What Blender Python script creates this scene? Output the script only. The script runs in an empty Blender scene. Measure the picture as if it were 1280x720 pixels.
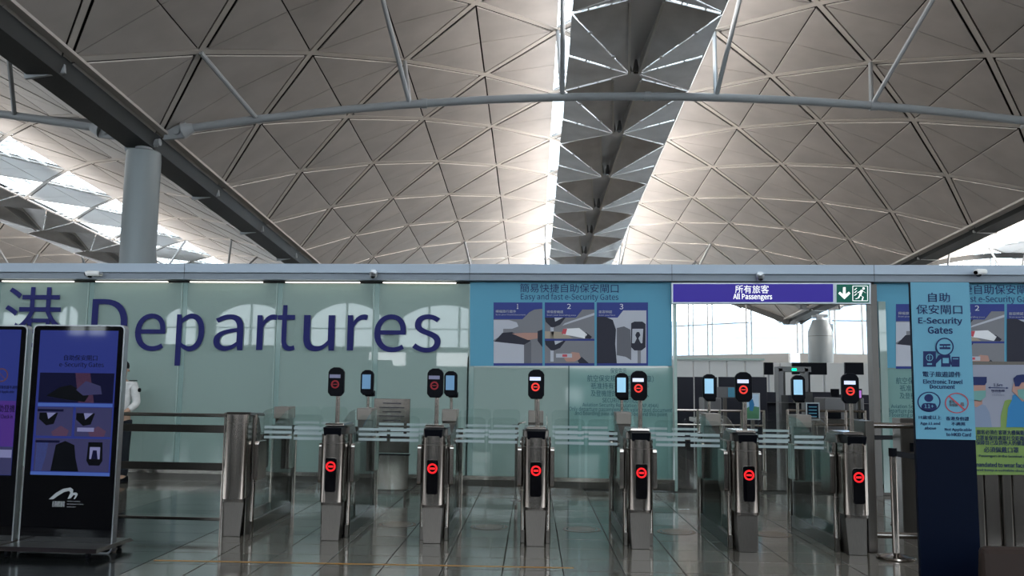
import bpy, math, random
from math import sin, cos, pi, atan, sqrt, asin
from mathutils import Vector, Matrix
random.seed(7)
sc = bpy.context.scene
COL = sc.collection

# ------------------------------------------------------------------ camera
F, CX, CY, PSI, PITCH, ROLL, H = 1100.0, 640.0, 360.0, 0.08, atan(120 / 1100.0), 0.013, 1.5
fw = Vector((-sin(PSI) * cos(PITCH), cos(PSI) * cos(PITCH), sin(PITCH)))
r0 = Vector((cos(PSI), sin(PSI), 0.0))
u0_ = r0.cross(fw)
rt = r0 * cos(ROLL) + u0_ * sin(ROLL)
up = -r0 * sin(ROLL) + u0_ * cos(ROLL)
CAM = Vector((0, 0, H))
cd = bpy.data.cameras.new('camera')
cam = bpy.data.objects.new('camera', cd)
COL.objects.link(cam)
cam.matrix_world = Matrix(((rt.x, up.x, -fw.x, 0), (rt.y, up.y, -fw.y, 0), (rt.z, up.z, -fw.z, H), (0, 0, 0, 1)))
cd.sensor_width = 36.0
cd.lens = 36.0 * F / 1280.0
cd.clip_start, cd.clip_end = 0.05, 2000
sc.camera = cam

# ------------------------------------------------------------------ sky and exposure
sc.view_settings.view_transform = 'Standard'
sc.view_settings.look = 'None'
sc.view_settings.gamma = 1.0
sc.view_settings.use_curve_mapping = False
sc.view_settings.exposure = 0.0
world = bpy.data.worlds.new('sky')
sc.world = world
world.use_nodes = True
wn = world.node_tree
bg = wn.nodes['Background']
wtc = wn.nodes.new('ShaderNodeTexCoord')
wsx = wn.nodes.new('ShaderNodeSeparateXYZ')
wrm = wn.nodes.new('ShaderNodeValToRGB')
wn.links.new(wtc.outputs['Generated'], wsx.inputs[0])
wn.links.new(wsx.outputs['Z'], wrm.inputs[0])
wrm.color_ramp.elements[0].position = 0.0
wrm.color_ramp.elements[0].color = (0.93, 0.97, 1.0, 1)
wrm.color_ramp.elements[1].position = 0.5
wrm.color_ramp.elements[1].color = (0.84, 0.93, 1.0, 1)
wn.links.new(wrm.outputs[0], bg.inputs[0])
bg.inputs[1].default_value = 5.2

# roof frame: u across the vaults, v up, w along them (they fall away from the lens by about 4 degrees)
LN = -0.055
aw = Vector((sin(LN), cos(LN), -0.068)).normalized()
bu = Vector((cos(LN), -sin(LN), 0.0)); bu = (bu - aw * aw.dot(bu)).normalized()
nv = bu.cross(aw)
def R3(u, v, w): return CAM + bu * u + nv * v + aw * w
def ray(x, y): return fw + rt * ((x - CX) / F) - up * ((y - CY) / F)
def P(x, y, Y):                      # the point at depth Y that stands at this place of the photograph
    d = ray(x, y); return CAM + d * (Y / d.y)
def G(x, y, z=0.0):
    d = ray(x, y); return CAM + d * ((z - H) / d.z)

def area_light(name, loc, direction, sx, sy, power, color, spread=180):
    l = bpy.data.lights.new(name, 'AREA')
    l.shape = 'RECTANGLE'; l.size = sx; l.size_y = sy; l.energy = power; l.color = color
    l.spread = math.radians(spread)
    o = bpy.data.objects.new(name, l); COL.objects.link(o)
    z = -Vector(direction).normalized(); y = (aw - z * aw.dot(z)).normalized(); x = y.cross(z)
    o.matrix_world = Matrix(((x.x, y.x, z.x, loc[0]), (x.y, y.y, z.y, loc[1]), (x.z, y.z, z.z, loc[2]), (0, 0, 0, 1)))
    return o
# uplighters that ride on top of the ridge walkways and wash the vaults
UPL = [(3.9, 1.0), (-33.1, 0.55), (40.9, 4.5)]  # right-hand set boosted in place of daylight in that vault
for uc_, k_ in UPL:
    for w_ in (4, 20, 36, 52, 68, 84):
        for sgn in (-1, 1):
            area_light('uplighter', R3(uc_ + sgn * 1.5, 14.9, w_), nv * 1.0 + bu * sgn * 3.0, 0.6, 15.6,
                       {4: 100, 20: 190, 36: 380, 52: 640, 68: 850, 84: 900}[w_] * k_, (1.0, 0.93, 0.86), 112)  # power grows along the vault, standing in for daylight at the far end

# ------------------------------------------------------------------ materials
def nt(name):
    m = bpy.data.materials.new(name); m.use_nodes = True
    return m, m.node_tree.nodes, m.node_tree.links, m.node_tree.nodes['Principled BSDF']
def mat(name, col, rough=0.5, metal=0.0, spec=0.15, noise=0.0, nscale=8.0, emit=0.0, ecol=None, stretch=None, bump=0.0, coat=0.0):
    m, N, L, b = nt(name)
    c = (col[0], col[1], col[2], 1)
    b.inputs['Base Color'].default_value = c
    b.inputs['Roughness'].default_value = rough
    b.inputs['Metallic'].default_value = metal
    b.inputs['Specular IOR Level'].default_value = spec
    b.inputs['Coat Weight'].default_value = coat
    if emit:
        b.inputs['Emission Color'].default_value = (*(ecol or col), 1)
        b.inputs['Emission Strength'].default_value = emit
    if noise or bump:
        tc = N.new('ShaderNodeTexCoord'); mp = N.new('ShaderNodeMapping'); nz = N.new('ShaderNodeTexNoise')
        L.new(tc.outputs['Object'], mp.inputs[0]); L.new(mp.outputs[0], nz.inputs[0])
        if stretch: mp.inputs['Scale'].default_value = stretch
        nz.inputs['Scale'].default_value = nscale; nz.inputs['Detail'].default_value = 4
        if noise:
            mr = N.new('ShaderNodeMapRange'); L.new(nz.outputs[0], mr.inputs[0])
            mr.inputs[1].default_value = 0.3; mr.inputs[2].default_value = 0.7
            mr.inputs[3].default_value = 1 - noise; mr.inputs[4].default_value = 1 + noise
            vm = N.new('ShaderNodeVectorMath'); vm.operation = 'SCALE'; vm.inputs[0].default_value = col
            L.new(mr.outputs[0], vm.inputs['Scale']); L.new(vm.outputs[0], b.inputs['Base Color'])
            mr2 = N.new('ShaderNodeMapRange'); L.new(nz.outputs[0], mr2.inputs[0])
            mr2.inputs[1].default_value = 0.3; mr2.inputs[2].default_value = 0.7
            mr2.inputs[3].default_value = max(0.02, rough * (1 - noise)); mr2.inputs[4].default_value = rough * (1 + noise)
            L.new(mr2.outputs[0], b.inputs['Roughness'])
        if bump:
            bp = N.new('ShaderNodeBump'); bp.inputs['Strength'].default_value = bump; bp.inputs['Distance'].default_value = 0.02
            L.new(nz.outputs[0], bp.inputs['Height']); L.new(bp.outputs[0], b.inputs['Normal'])
    return m
def glass(name, tint=(0.86, 0.95, 0.92), refl=0.10, rough=0.0):
    m = bpy.data.materials.new(name); m.use_nodes = True
    N, L = m.node_tree.nodes, m.node_tree.links
    N.clear()
    o = N.new('ShaderNodeOutputMaterial'); mx = N.new('ShaderNodeMixShader')
    t = N.new('ShaderNodeBsdfTransparent'); g = N.new('ShaderNodeBsdfGlossy'); lw = N.new('ShaderNodeLayerWeight')
    t.inputs[0].default_value = (*tint, 1); g.inputs['Roughness'].default_value = rough
    lw.inputs[0].default_value = 0.35
    ma = N.new('ShaderNodeMath'); ma.operation = 'MULTIPLY_ADD'; ma.inputs[1].default_value = 0.30; ma.inputs[2].default_value = refl
    L.new(lw.outputs['Fresnel'], ma.inputs[0]); ma.use_clamp = True
    L.new(ma.outputs[0], mx.inputs[0]); L.new(t.outputs[0], mx.inputs[1]); L.new(g.outputs[0], mx.inputs[2])
    L.new(mx.outputs[0], o.inputs[0])
    return m
def frosted(name, col, trans=0.45, rough=0.06):
    m, N, L, b = nt(name)
    b.inputs['Base Color'].default_value = (*col, 1); b.inputs['Roughness'].default_value = rough
    b.inputs['Specular IOR Level'].default_value = 1.0; b.inputs['IOR'].default_value = 1.6
    t = N.new('ShaderNodeBsdfTranslucent'); t.inputs[0].default_value = (*col, 1)
    mx = N.new('ShaderNodeMixShader'); mx.inputs[0].default_value = trans
    o = N['Material Output']
    L.new(b.outputs[0], mx.inputs[1]); L.new(t.outputs[0], mx.inputs[2]); L.new(mx.outputs[0], o.inputs[0])
    return m

M = {}
M['panel'] = mat('roof_panel_metal', (0.48, 0.45, 0.43), 0.45, 0.25, noise=0.09, nscale=0.7)
M['rib'] = mat('rib_paint', (0.50, 0.47, 0.44), 0.5)
M['backing'] = mat('dark_void', (0.025, 0.023, 0.022), 0.8)
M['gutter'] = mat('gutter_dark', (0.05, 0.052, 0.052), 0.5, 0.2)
M['truss'] = mat('truss_sheet', (0.88, 0.88, 0.90), 0.33, 0.55, noise=0.12, nscale=0.9)
M['trussdark'] = mat('truss_channel', (0.72, 0.72, 0.74), 0.35, 0.3)
M['lip'] = mat('leak_bright_aluminium', (0.80, 0.79, 0.77), 0.28, 0.6)  # on the walkways the bright tone stands in for light through the gaps
M['tube'] = mat('grey_tube_paint', (0.38, 0.40, 0.42), 0.35, spec=0.4)
M['column'] = mat('column_cladding', (0.24, 0.27, 0.285), 0.38, 0.2)
M['white'] = mat('white_paint', (0.78, 0.78, 0.77), 0.5)
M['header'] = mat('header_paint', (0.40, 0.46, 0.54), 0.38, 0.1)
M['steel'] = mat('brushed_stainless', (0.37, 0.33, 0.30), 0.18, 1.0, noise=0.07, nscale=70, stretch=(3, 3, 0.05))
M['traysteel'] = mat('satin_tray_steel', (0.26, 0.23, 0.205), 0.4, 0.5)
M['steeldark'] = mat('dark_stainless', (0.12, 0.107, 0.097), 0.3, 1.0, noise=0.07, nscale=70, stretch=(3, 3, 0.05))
M['black'] = mat('black_plastic', (0.005, 0.0055, 0.008), 0.35, spec=0.05)
M['blackgloss'] = mat('black_glass_front', (0.002, 0.002, 0.003), 0.03, spec=0.5)
M['red'] = mat('red_indicator', (0.8, 0.02, 0.02), 0.4, emit=0.85, ecol=(0.95, 0.012, 0.02))
M['redsoft'] = mat('red_screen_ring', (0.7, 0.05, 0.04), 0.4, emit=0.75, ecol=(0.8, 0.04, 0.03))
M['reddim'] = mat('dim_red_screen_ring', (0.2, 0.02, 0.03), 0.4, emit=0.12, ecol=(0.5, 0.03, 0.04))
M['cyan'] = mat('pale_blue_screen', (0.2, 0.4, 0.55), 0.3, emit=0.55, ecol=(0.42, 0.72, 0.95))
M['cyandim'] = mat('dim_blue_screen', (0.1, 0.2, 0.3), 0.3, emit=0.30, ecol=(0.22, 0.42, 0.72))
M['label'] = mat('white_screen_label', (0.5, 0.55, 0.7), 0.4, emit=0.65, ecol=(0.75, 0.80, 1.0))
M['labeldim'] = mat('dim_screen_label', (0.2, 0.2, 0.3), 0.4, emit=0.08, ecol=(0.5, 0.5, 0.8))
M['clear'] = glass('gate_glass', (0.955, 0.975, 0.968), 0.014)
M['pane'] = glass('facade_glass', (0.92, 0.96, 0.98), 0.03)
M['stripe'] = mat('white_glass_stripe', (0.42, 0.49, 0.50), 0.5)
M['frost'] = frosted('frosted_green_glass', (0.42, 0.53, 0.495), 0.35, 0.02)
M['noticeglass'] = frosted('sea_green_film', (0.30, 0.50, 0.47), 0.35)
M['navy'] = mat('navy_vinyl', (0.012, 0.014, 0.115), 0.4)
M['joint'] = mat('joint_profile', (0.35, 0.45, 0.42), 0.3)
M['finstandin'] = mat('green_fin_stand_in', (0.24, 0.34, 0.32), 0.1, spec=0.5)
M['doorpost'] = mat('door_post_grey', (0.17, 0.16, 0.15), 0.4)
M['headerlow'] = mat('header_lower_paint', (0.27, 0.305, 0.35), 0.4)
M['jointdark'] = mat('dark_joint', (0.10, 0.16, 0.15), 0.3)
M['lamp'] = mat('strip_lamp', (1, 1, 1), 0.4, emit=2.4, ecol=(1.0, 0.97, 0.82))
M['tealblue'] = mat('poster_blue', (0.10, 0.31, 0.44), 0.35)
M['boardblue'] = mat('board_light_blue', (0.15, 0.37, 0.50), 0.45)
M['boardnavy'] = mat('board_navy', (0.0022, 0.005, 0.016), 0.4, spec=0.08)
M['indigo'] = mat('panel_indigo', (0.035, 0.05, 0.22), 0.4)
M['ink'] = mat('dark_navy_print', (0.02, 0.03, 0.11), 0.5)
M['inkgreen'] = mat('dark_green_print', (0.05, 0.13, 0.16), 0.5)
M['pwhite'] = mat('white_print', (0.75, 0.75, 0.78), 0.5)
M['pgrey'] = mat('grey_print', (0.20, 0.20, 0.22), 0.5)
M['plight'] = mat('pale_grey_print', (0.45, 0.46, 0.52), 0.5)
M['pdark'] = mat('dark_grey_print', (0.03, 0.03, 0.045), 0.5)
M['pmid'] = mat('mid_grey_print', (0.13, 0.13, 0.15), 0.5)
M['skinprint'] = mat('skin_print', (0.42, 0.24, 0.20), 0.5)
M['pbeige'] = mat('beige_print', (0.36, 0.30, 0.24), 0.5)
M['pred'] = mat('red_print', (0.50, 0.08, 0.10), 0.5)
M['signblue'] = mat('lit_sign_blue', (0.01, 0.008, 0.12), 0.3, emit=0.30, ecol=(0.09, 0.05, 0.62))
M['signwhite'] = mat('lit_sign_white', (0.8, 0.8, 0.8), 0.3, emit=0.75, ecol=(1, 1, 1))
M['exitgreen'] = mat('lit_exit_green', (0.003, 0.06, 0.04), 0.3, emit=0.16, ecol=(0.01, 0.30, 0.21))
M['frame'] = mat('sign_frame_grey', (0.42, 0.45, 0.48), 0.35, 0.6)
M['screenblue'] = mat('kiosk_screen_blue', (0.01, 0.01, 0.05), 0.04, spec=0.5, emit=0.16, ecol=(0.10, 0.16, 0.85))
M['screenblue2'] = mat('kiosk_screen_light_blue', (0.01, 0.02, 0.06), 0.04, spec=0.5, emit=0.30, ecol=(0.16, 0.30, 1.0))
M['screendk'] = mat('kiosk_screen_dark', (0.004, 0.004, 0.01), 0.04, spec=0.5, emit=0.05, ecol=(0.05, 0.06, 0.35))
M['screenmid'] = mat('kiosk_screen_mid', (0.01, 0.01, 0.02), 0.04, spec=0.5, emit=0.13, ecol=(0.22, 0.22, 0.62))
M['screenwarm'] = mat('kiosk_screen_warm', (0.01, 0.01, 0.02), 0.04, spec=0.5, emit=0.14, ecol=(0.45, 0.22, 0.42))
M['screenwhite'] = mat('kiosk_screen_pale', (0.02, 0.02, 0.03), 0.04, spec=0.5, emit=0.30, ecol=(0.50, 0.52, 1.0))
M['screenpurple'] = mat('kiosk_screen_purple', (0.01, 0.01, 0.03), 0.04, spec=0.5, emit=0.18, ecol=(0.28, 0.10, 0.85))
M['logogrey'] = mat('grey_logo_print', (0.42, 0.43, 0.45), 0.5)
M['rim'] = mat('silver_rim', (0.42, 0.43, 0.45), 0.3, 0.9)
M['tile'] = mat('polished_granite', (0.095, 0.084, 0.070), 0.10, spec=0.5, noise=0.30, nscale=60)
M['unseen_dark_floor'] = mat('added_floor_dark', (0.03, 0.028, 0.027), 0.9, spec=0.1)
M['grout'] = mat('grout', (0.035, 0.033, 0.03), 0.7)
M['blackgranite'] = mat('black_granite', (0.008, 0.009, 0.009), 0.14, spec=0.25, noise=0.2, nscale=40)
M['orange'] = mat('orange_line', (0.42, 0.20, 0.04), 0.35)
M['decal'] = mat('round_floor_sticker', (0.16, 0.125, 0.10), 0.25)
M['skin'] = mat('skin', (0.45, 0.28, 0.20), 0.5)
M['hair'] = mat('black_hair', (0.012, 0.011, 0.012), 0.5)
M['shirt'] = mat('white_shirt', (0.60, 0.59, 0.58), 0.7, noise=0.1, nscale=14, bump=0.3)
M['trousers'] = mat('dark_trousers', (0.012, 0.014, 0.02), 0.8, bump=0.2, nscale=14)
M['wallgrey'] = mat('pale_wall', (0.55, 0.55, 0.54), 0.6)
M['backwall'] = mat('rear_wall', (0.12, 0.12, 0.12), 0.6)
M['darkpartition'] = mat('dark_partition', (0.018, 0.018, 0.026), 0.5)
M['machine'] = mat('machine_grey', (0.16, 0.16, 0.165), 0.45)
M['belt'] = mat('black_belt', (0.015, 0.015, 0.018), 0.6)
M['greenlamp'] = mat('green_lamp', (0, 0.6, 0.3), 0.4, emit=2.0, ecol=(0.0, 0.8, 0.4))
M['magenta'] = mat('magenta_screen', (0.3, 0.1, 0.4), 0.4, emit=0.5, ecol=(0.7, 0.3, 0.9))
M['pgreen'] = mat('poster_green', (0.20, 0.30, 0.09), 0.5)
M['ppaper'] = mat('poster_paper', (0.30, 0.31, 0.38), 0.5)
M['pmask'] = mat('mask_green_print', (0.16, 0.33, 0.31), 0.5)
M['pjacket'] = mat('blue_jacket_print', (0.04, 0.20, 0.42), 0.5)
M['pshirt'] = mat('pale_shirt_print', (0.22, 0.27, 0.38), 0.5)
M['brown'] = mat('brown_leather', (0.034, 0.021, 0.017), 0.45)
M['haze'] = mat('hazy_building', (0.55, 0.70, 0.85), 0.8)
M['concrete'] = mat('outside_apron', (0.45, 0.45, 0.45), 0.8)

# ------------------------------------------------------------------ builders
class MB:
    def __init__(s): s.v, s.f, s.smooth = [], [], False
    def add(s, vs, fs):
        n = len(s.v); s.v += [Vector(x) for x in vs]; s.f += [tuple(n + i for i in f) for f in fs]; return s
    def box(s, c, d, rz=0.0):
        cx, cy, cz = c; dx, dy, dz = d[0] / 2, d[1] / 2, d[2] / 2
        vs = []
        for z in (-dz, dz):
            for x, y in ((-dx, -dy), (dx, -dy), (dx, dy), (-dx, dy)):
                vs.append((cx + x * cos(rz) - y * sin(rz), cy + x * sin(rz) + y * cos(rz), cz + z))
        return s.add(vs, [(0, 3, 2, 1), (4, 5, 6, 7), (0, 1, 5, 4), (1, 2, 6, 5), (2, 3, 7, 6), (3, 0, 4, 7)])
    def hexa(s, a):          # eight corners: bottom ring then top ring
        return s.add(a, [(0, 3, 2, 1), (4, 5, 6, 7), (0, 1, 5, 4), (1, 2, 6, 5), (2, 3, 7, 6), (3, 0, 4, 7)])
    def prism(s, pts, d):    # polygon (3D points) extruded by the vector d
        n = len(pts); d = Vector(d); pts = [Vector(p) for p in pts]
        fs = [tuple(range(n)), tuple(range(2 * n - 1, n - 1, -1))]
        fs += [(i, i + n, (i + 1) % n + n, (i + 1) % n) for i in range(n)]
        return s.add(pts + [p + d for p in pts], fs)
    def bar(s, a, b, w, h, upv=(0, 0, 1)):
        a, b = Vector(a), Vector(b); t = (b - a).normalized(); upv = Vector(upv)
        sd = t.cross(upv).normalized() * (w / 2); uu = sd.normalized().cross(t).normalized() * (h / 2)
        return s.hexa([a - sd - uu, a + sd - uu, b + sd - uu, b - sd - uu, a - sd + uu, a + sd + uu, b + sd + uu, b - sd + uu])
    def tube(s, path, r, n=10):
        path = [Vector(p) for p in path]; rings = []
        if not hasattr(r, '__len__'): r = [r] * len(path)
        base = len(s.v); ref = None
        for i, p in enumerate(path):
            t = (path[min(i + 1, len(path) - 1)] - path[max(i - 1, 0)]).normalized()
            if ref is None: ref = t.orthogonal().normalized()
            e1 = (ref - t * ref.dot(t)).normalized(); ref = e1; e2 = t.cross(e1)
            s.v += [p + (e1 * cos(2 * pi * k / n) + e2 * sin(2 * pi * k / n)) * r[i] for k in range(n)]
        for i in range(len(path) - 1):
            for k in range(n):
                s.f.append((base + i * n + k, base + i * n + (k + 1) % n, base + (i + 1) * n + (k + 1) % n, base + (i + 1) * n + k))
        s.f.append(tuple(base + k for k in range(n - 1, -1, -1)))
        s.f.append(tuple(base + (len(path) - 1) * n + k for k in range(n)))
        s.smooth = True
        return s
    def lathe(s, c, prof, n=20):      # prof: (radius, z)
        base = len(s.v)
        for r, z in prof:
            s.v += [Vector((c[0] + r * cos(2 * pi * k / n), c[1] + r * sin(2 * pi * k / n), c[2] + z)) for k in range(n)]
        for i in range(len(prof) - 1):
            for k in range(n):
                s.f.append((base + i * n + k, base + i * n + (k + 1) % n, base + (i + 1) * n + (k + 1) % n, base + (i + 1) * n + k))
        s.f.append(tuple(base + k for k in range(n - 1, -1, -1)))
        s.f.append(tuple(base + (len(prof) - 1) * n + k for k in range(n)))
        s.smooth = True
        return s
    def build(s, name, m, parent=None, bevel=0.0):
        me = bpy.data.meshes.new(name)
        me.from_pydata([tuple(v) for v in s.v], [], s.f); me.validate()
        me.materials.append(m)
        o = bpy.data.objects.new(name, me); COL.objects.link(o)
        if s.smooth:
            me.shade_smooth()
            try: me.set_sharp_from_angle(angle=math.radians(35))
            except Exception: pass
        if bevel:
            b = o.modifiers.new('bevel', 'BEVEL'); b.width = bevel; b.segments = 2; b.limit_method = 'ANGLE'
        if parent: attach(o, parent)
        return o
def attach(o, parent):
    o.parent = parent
    if parent.type == 'EMPTY': o.matrix_parent_inverse = Matrix.Translation(-Vector(parent.location))
def thing(name, label, cat, loc=(0, 0, 0), group=None):
    o = bpy.data.objects.new(name, None); COL.objects.link(o); o.location = loc
    o.empty_display_size = 0.2
    return tag(o, label, cat, group)
def tag(o, label=None, cat=None, group=None, kind=None):
    if label: o['label'] = label
    if cat: o['category'] = cat
    if group: o['group'] = group
    if kind: o['kind'] = kind
    return o
def struct(name, loc=(0, 0, 0), label=None):
    o = bpy.data.objects.new(name, None); COL.objects.link(o); o.location = loc; o['kind'] = 'structure'
    if label: o['label'] = label
    return o
def copy_tree(o, parent=None):
    c = o.copy(); COL.objects.link(c)
    if parent is not None: c.parent = parent
    for ch in list(o.children): copy_tree(ch, c)
    return c
def rrect(x0, z0, x1, z1, r, n=4):
    pts = []
    for cx_, cz_, a0 in ((x1 - r, z1 - r, 0), (x0 + r, z1 - r, pi / 2), (x0 + r, z0 + r, pi), (x1 - r, z0 + r, 1.5 * pi)):
        for i in range(n + 1):
            a = a0 + (pi / 2) * i / n; pts.append((cx_ + r * cos(a), cz_ + r * sin(a)))
    return pts
def ringpts(c, r0_, r1_, n=24):
    out = []
    for i in range(n):
        a, b = 2 * pi * i / n, 2 * pi * (i + 1) / n
        out.append([(c[0] + r0_ * cos(a), c[1] + r0_ * sin(a)), (c[0] + r1_ * cos(a), c[1] + r1_ * sin(a)),
                    (c[0] + r1_ * cos(b), c[1] + r1_ * sin(b)), (c[0] + r0_ * cos(b), c[1] + r0_ * sin(b))])
    return out
def flat_xz(pts, y, t=0.004): return [Vector((p[0], y, p[1])) for p in pts]
def card(name, pts, Y, m, parent, t=0.003, label=None):   # a printed shape, thin and flat on a vertical face at depth Y; pts in photo pixels
    mb = MB(); mb.prism([P(x, y, Y) for x, y in pts], (0, t, 0)); o = mb.build(name, m, parent)
    if label: o['label'] = label
    return o
def rect(x0, y0, x1, y1): return [(x0, y0), (x1, y0), (x1, y1), (x0, y1)]
def circ(cx_, cy_, r, n=24): return [(cx_ + r * cos(2 * pi * i / n), cy_ + r * sin(2 * pi * i / n)) for i in range(n)]
def ringcard(name, cx_, cy_, r_in, r_out, Y, m, parent, sy=1.0, t=0.003, n=28):
    mb = MB()
    for q in ringpts((0, 0), r_in, r_out, n): mb.prism([P(cx_ + a, cy_ + b * sy, Y) for a, b in q], (0, t, 0))
    return mb.build(name, m, parent)
TEXTS = []
try:      # the plain sans that ships inside Blender; the built-in face is the fallback
    SANS = bpy.data.fonts.load(bpy.utils.system_resource('DATAFILES') + '/fonts/Noto Sans CJK Regular.woff2')
except Exception: SANS = None
def text(body, x0, y0, x1, y1, Y, m, parent, name='lettering', bold=0.0, ext=0.0015):
    """text fitted into the pixel box (x0,y0)-(x1,y1) lying on the vertical face at depth Y"""
    c = bpy.data.curves.new(name, 'FONT'); c.body = body; c.extrude = ext; c.offset = (bold * .5 if body.isascii() and len(body) > 1 else 0.0); c.resolution_u = 3 if len(body) > 1 else 8
    c.materials.append(m)
    if SANS and body.isascii(): c.font = SANS
    o = bpy.data.objects.new(name, c); COL.objects.link(o)
    A, B = P(x0, y1, Y), P(x1, y0, Y)
    TEXTS.append((o, A, B, Y, parent))
    return o
def fit_texts():
    bpy.context.view_layer.update()
    dg = bpy.context.evaluated_depsgraph_get()
    for o, A, B, Y, parent in TEXTS:
        bb = [Vector(q) for q in o.bound_box]
        x0, x1 = min(q.x for q in bb), max(q.x for q in bb); y0, y1 = min(q.y for q in bb), max(q.y for q in bb)
        me = bpy.data.meshes.new_from_object(o.evaluated_get(dg))
        sx = (B.x - A.x) / max(1e-6, x1 - x0); sz = (B.z - A.z) / max(1e-6, y1 - y0)
        for v in me.vertices:
            x, y, z = v.co
            v.co = (A.x + (x - x0) * sx, Y - z - 0.001, A.z + (y - y0) * sz)
        nm = o.name.split('.')[0]
        cu = o.data
        n = bpy.data.objects.new(nm, me); COL.objects.link(n)
        bpy.data.objects.remove(o); bpy.data.curves.remove(cu)
        if parent: attach(n, parent)
        if 'txtlabel' in me: pass

# ------------------------------------------------------------------ floor
def p2w(p, q, z=0.0):       # lane frame (p across, q along) to world
    return Vector((p * cos(LN) + q * sin(LN), -p * sin(LN) + q * cos(LN), z))
T = 0.49
floor = struct('floor')
mb = MB(); mb.add([p2w(-70, -40, -0.012), p2w(75, -40, -0.012), p2w(75, 110, -0.012), p2w(-70, 110, -0.012)], [(0, 1, 2, 3)]); mb.build('screed', M['grout'], floor)
tile_me = []
def tile_mesh():
    g = 0.004; c = T / 2
    mb = MB(); e = 0.003
    a = [(-c + g, -c + g), (c - g, -c + g), (c - g, c - g), (-c + g, c - g)]
    b = [(x * (1 - e / c), y * (1 - e / c)) for x, y in a]
    mb.add([(x, y, -0.012) for x, y in a] + [(x, y, -0.0015) for x, y in a] + [(x, y, 0) for x, y in b],
           [(0, 1, 5, 4), (1, 2, 6, 5), (2, 3, 7, 6), (3, 0, 4, 7), (4, 5, 9, 8), (5, 6, 10, 9), (6, 7, 11, 10), (7, 4, 8, 11), (8, 9, 10, 11)])
    me = bpy.data.meshes.new('floor_tile'); me.from_pydata([tuple(v) for v in mb.v], [], mb.f); return me
for k in range(4):
    me = tile_mesh(); f_ = (1.0, 0.9, 1.12, 0.97)[k]
    me.materials.append(mat('polished_granite_%s' % 'abcd'[k], (0.095 * f_, 0.084 * f_, 0.070 * f_), 0.10, spec=0.5, noise=0.30, nscale=55 + 7 * k))
    tile_me.append(me)
def put_tile(p, q):
    o = bpy.data.objects.new('floor_tile', random.choice(tile_me)); COL.objects.link(o); o.parent = floor
    o.location = p2w(p, q, random.uniform(-0.0004, 0.0004)); o.rotation_euler = (0, 0, -LN)
cells = []
i0 = [0.26 + T * k for k in range(-7, 12)]
for i in range(-7, 12):
    for j in range(0, 13):
        p, q = 0.26 + T * (i + .5), 6.85 + T * (j + .5)
        w = p2w(p, q)
        if w.y < 13.0: cells.append((p, q, w))
vis = []
for p, q, w in cells:
    d = w - CAM; z = d.dot(fw); x = CX + F * d.dot(rt) / z
    if -40 < x < 1190: vis.append((p, q))
vis = vis[:300]
for p, q in vis: put_tile(p, q)
# everything beyond, around and behind the single tiles: the same tiles as one joined sheet
mb = MB(); done = set((round(p, 3), round(q, 3)) for p, q in vis)
def quad_sheet(mb, pa, pb, qa, qb, z=0.0): mb.add([p2w(pa, qa, z), p2w(pb, qa, z), p2w(pb, qb, z), p2w(pa, qb, z)], [(0, 1, 2, 3)])
g = 0.004
for p, q, w in cells:
    if (round(p, 3), round(q, 3)) not in done: quad_sheet(mb, p - T / 2 + g, p + T / 2 - g, q - T / 2 + g, q + T / 2 - g)
pl = 0.26 - 7 * T
for i in range(-7, 12):
    for j in range(-16, 0):
        p, q = 0.26 + T * (i + .5), 6.85 + T * (j + .5)
        quad_sheet(mb, p - T / 2 + g, p + T / 2 - g, q - T / 2 + g, q + T / 2 - g)
    for j in range(13, 48):
        p, q = 0.26 + T * (i + .5), 6.85 + T * (j + .5)
        quad_sheet(mb, p - T / 2 + g, p + T / 2 - g, q - T / 2 + g, q + T / 2 - g)
for i in range(-26, -10):
    for j in range(-4, 40):
        p, q = 0.26 + T * (i + .5), 6.85 + T * (j + .5)
        quad_sheet(mb, p - T / 2 + g, p + T / 2 - g, q - T / 2 + g, q + T / 2 - g)
o = mb.build('far_floor_tile', M['tile'], floor); o['kind'] = 'stuff'
pr = 0.26 + 12 * T; pll = 0.26 - 10 * T; plf = 0.26 - 26 * T
mb = MB()
quad_sheet(mb, pr, 75, -40, 110); quad_sheet(mb, -70, plf, -40, 110); quad_sheet(mb, plf, pll, -40, 6.85 - 4 * T); quad_sheet(mb, plf, pll, 6.85 + 40 * T, 110)
quad_sheet(mb, pl, pr, -40, 6.85 - 16 * T); quad_sheet(mb, pll, pr, 6.85 + 48 * T, 110)
mb.build('plain_floor', M['tile'], floor)
mb = MB(); quad_sheet(mb, -70, 75, -40, 6.6, 0.006); mb.build('unseen_dark_floor', M['unseen_dark_floor'], floor)  # dark floor added out of view to keep the reflections dark
mb = MB()
for j in range(-16, 48):
    quad_sheet(mb, pll + g, pl - g, 6.85 + T * j + g, 6.85 + T * (j + 1) - g, 0.0)
o = mb.build('black_granite_band', M['blackgranite'], floor); o['label'] = 'strip of polished black granite'
mb = MB(); quad_sheet(mb, -3.14, 0.35, 7.44, 7.485, 0.0016); 
o = mb.build('floor_line', M['orange'], None); tag(o, 'thin orange line across the granite in front of the gates', 'floor line')  # narrow orange strip just above the tiles
LANES = [-2.38 + 0.975 * i for i in range(6)]
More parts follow.
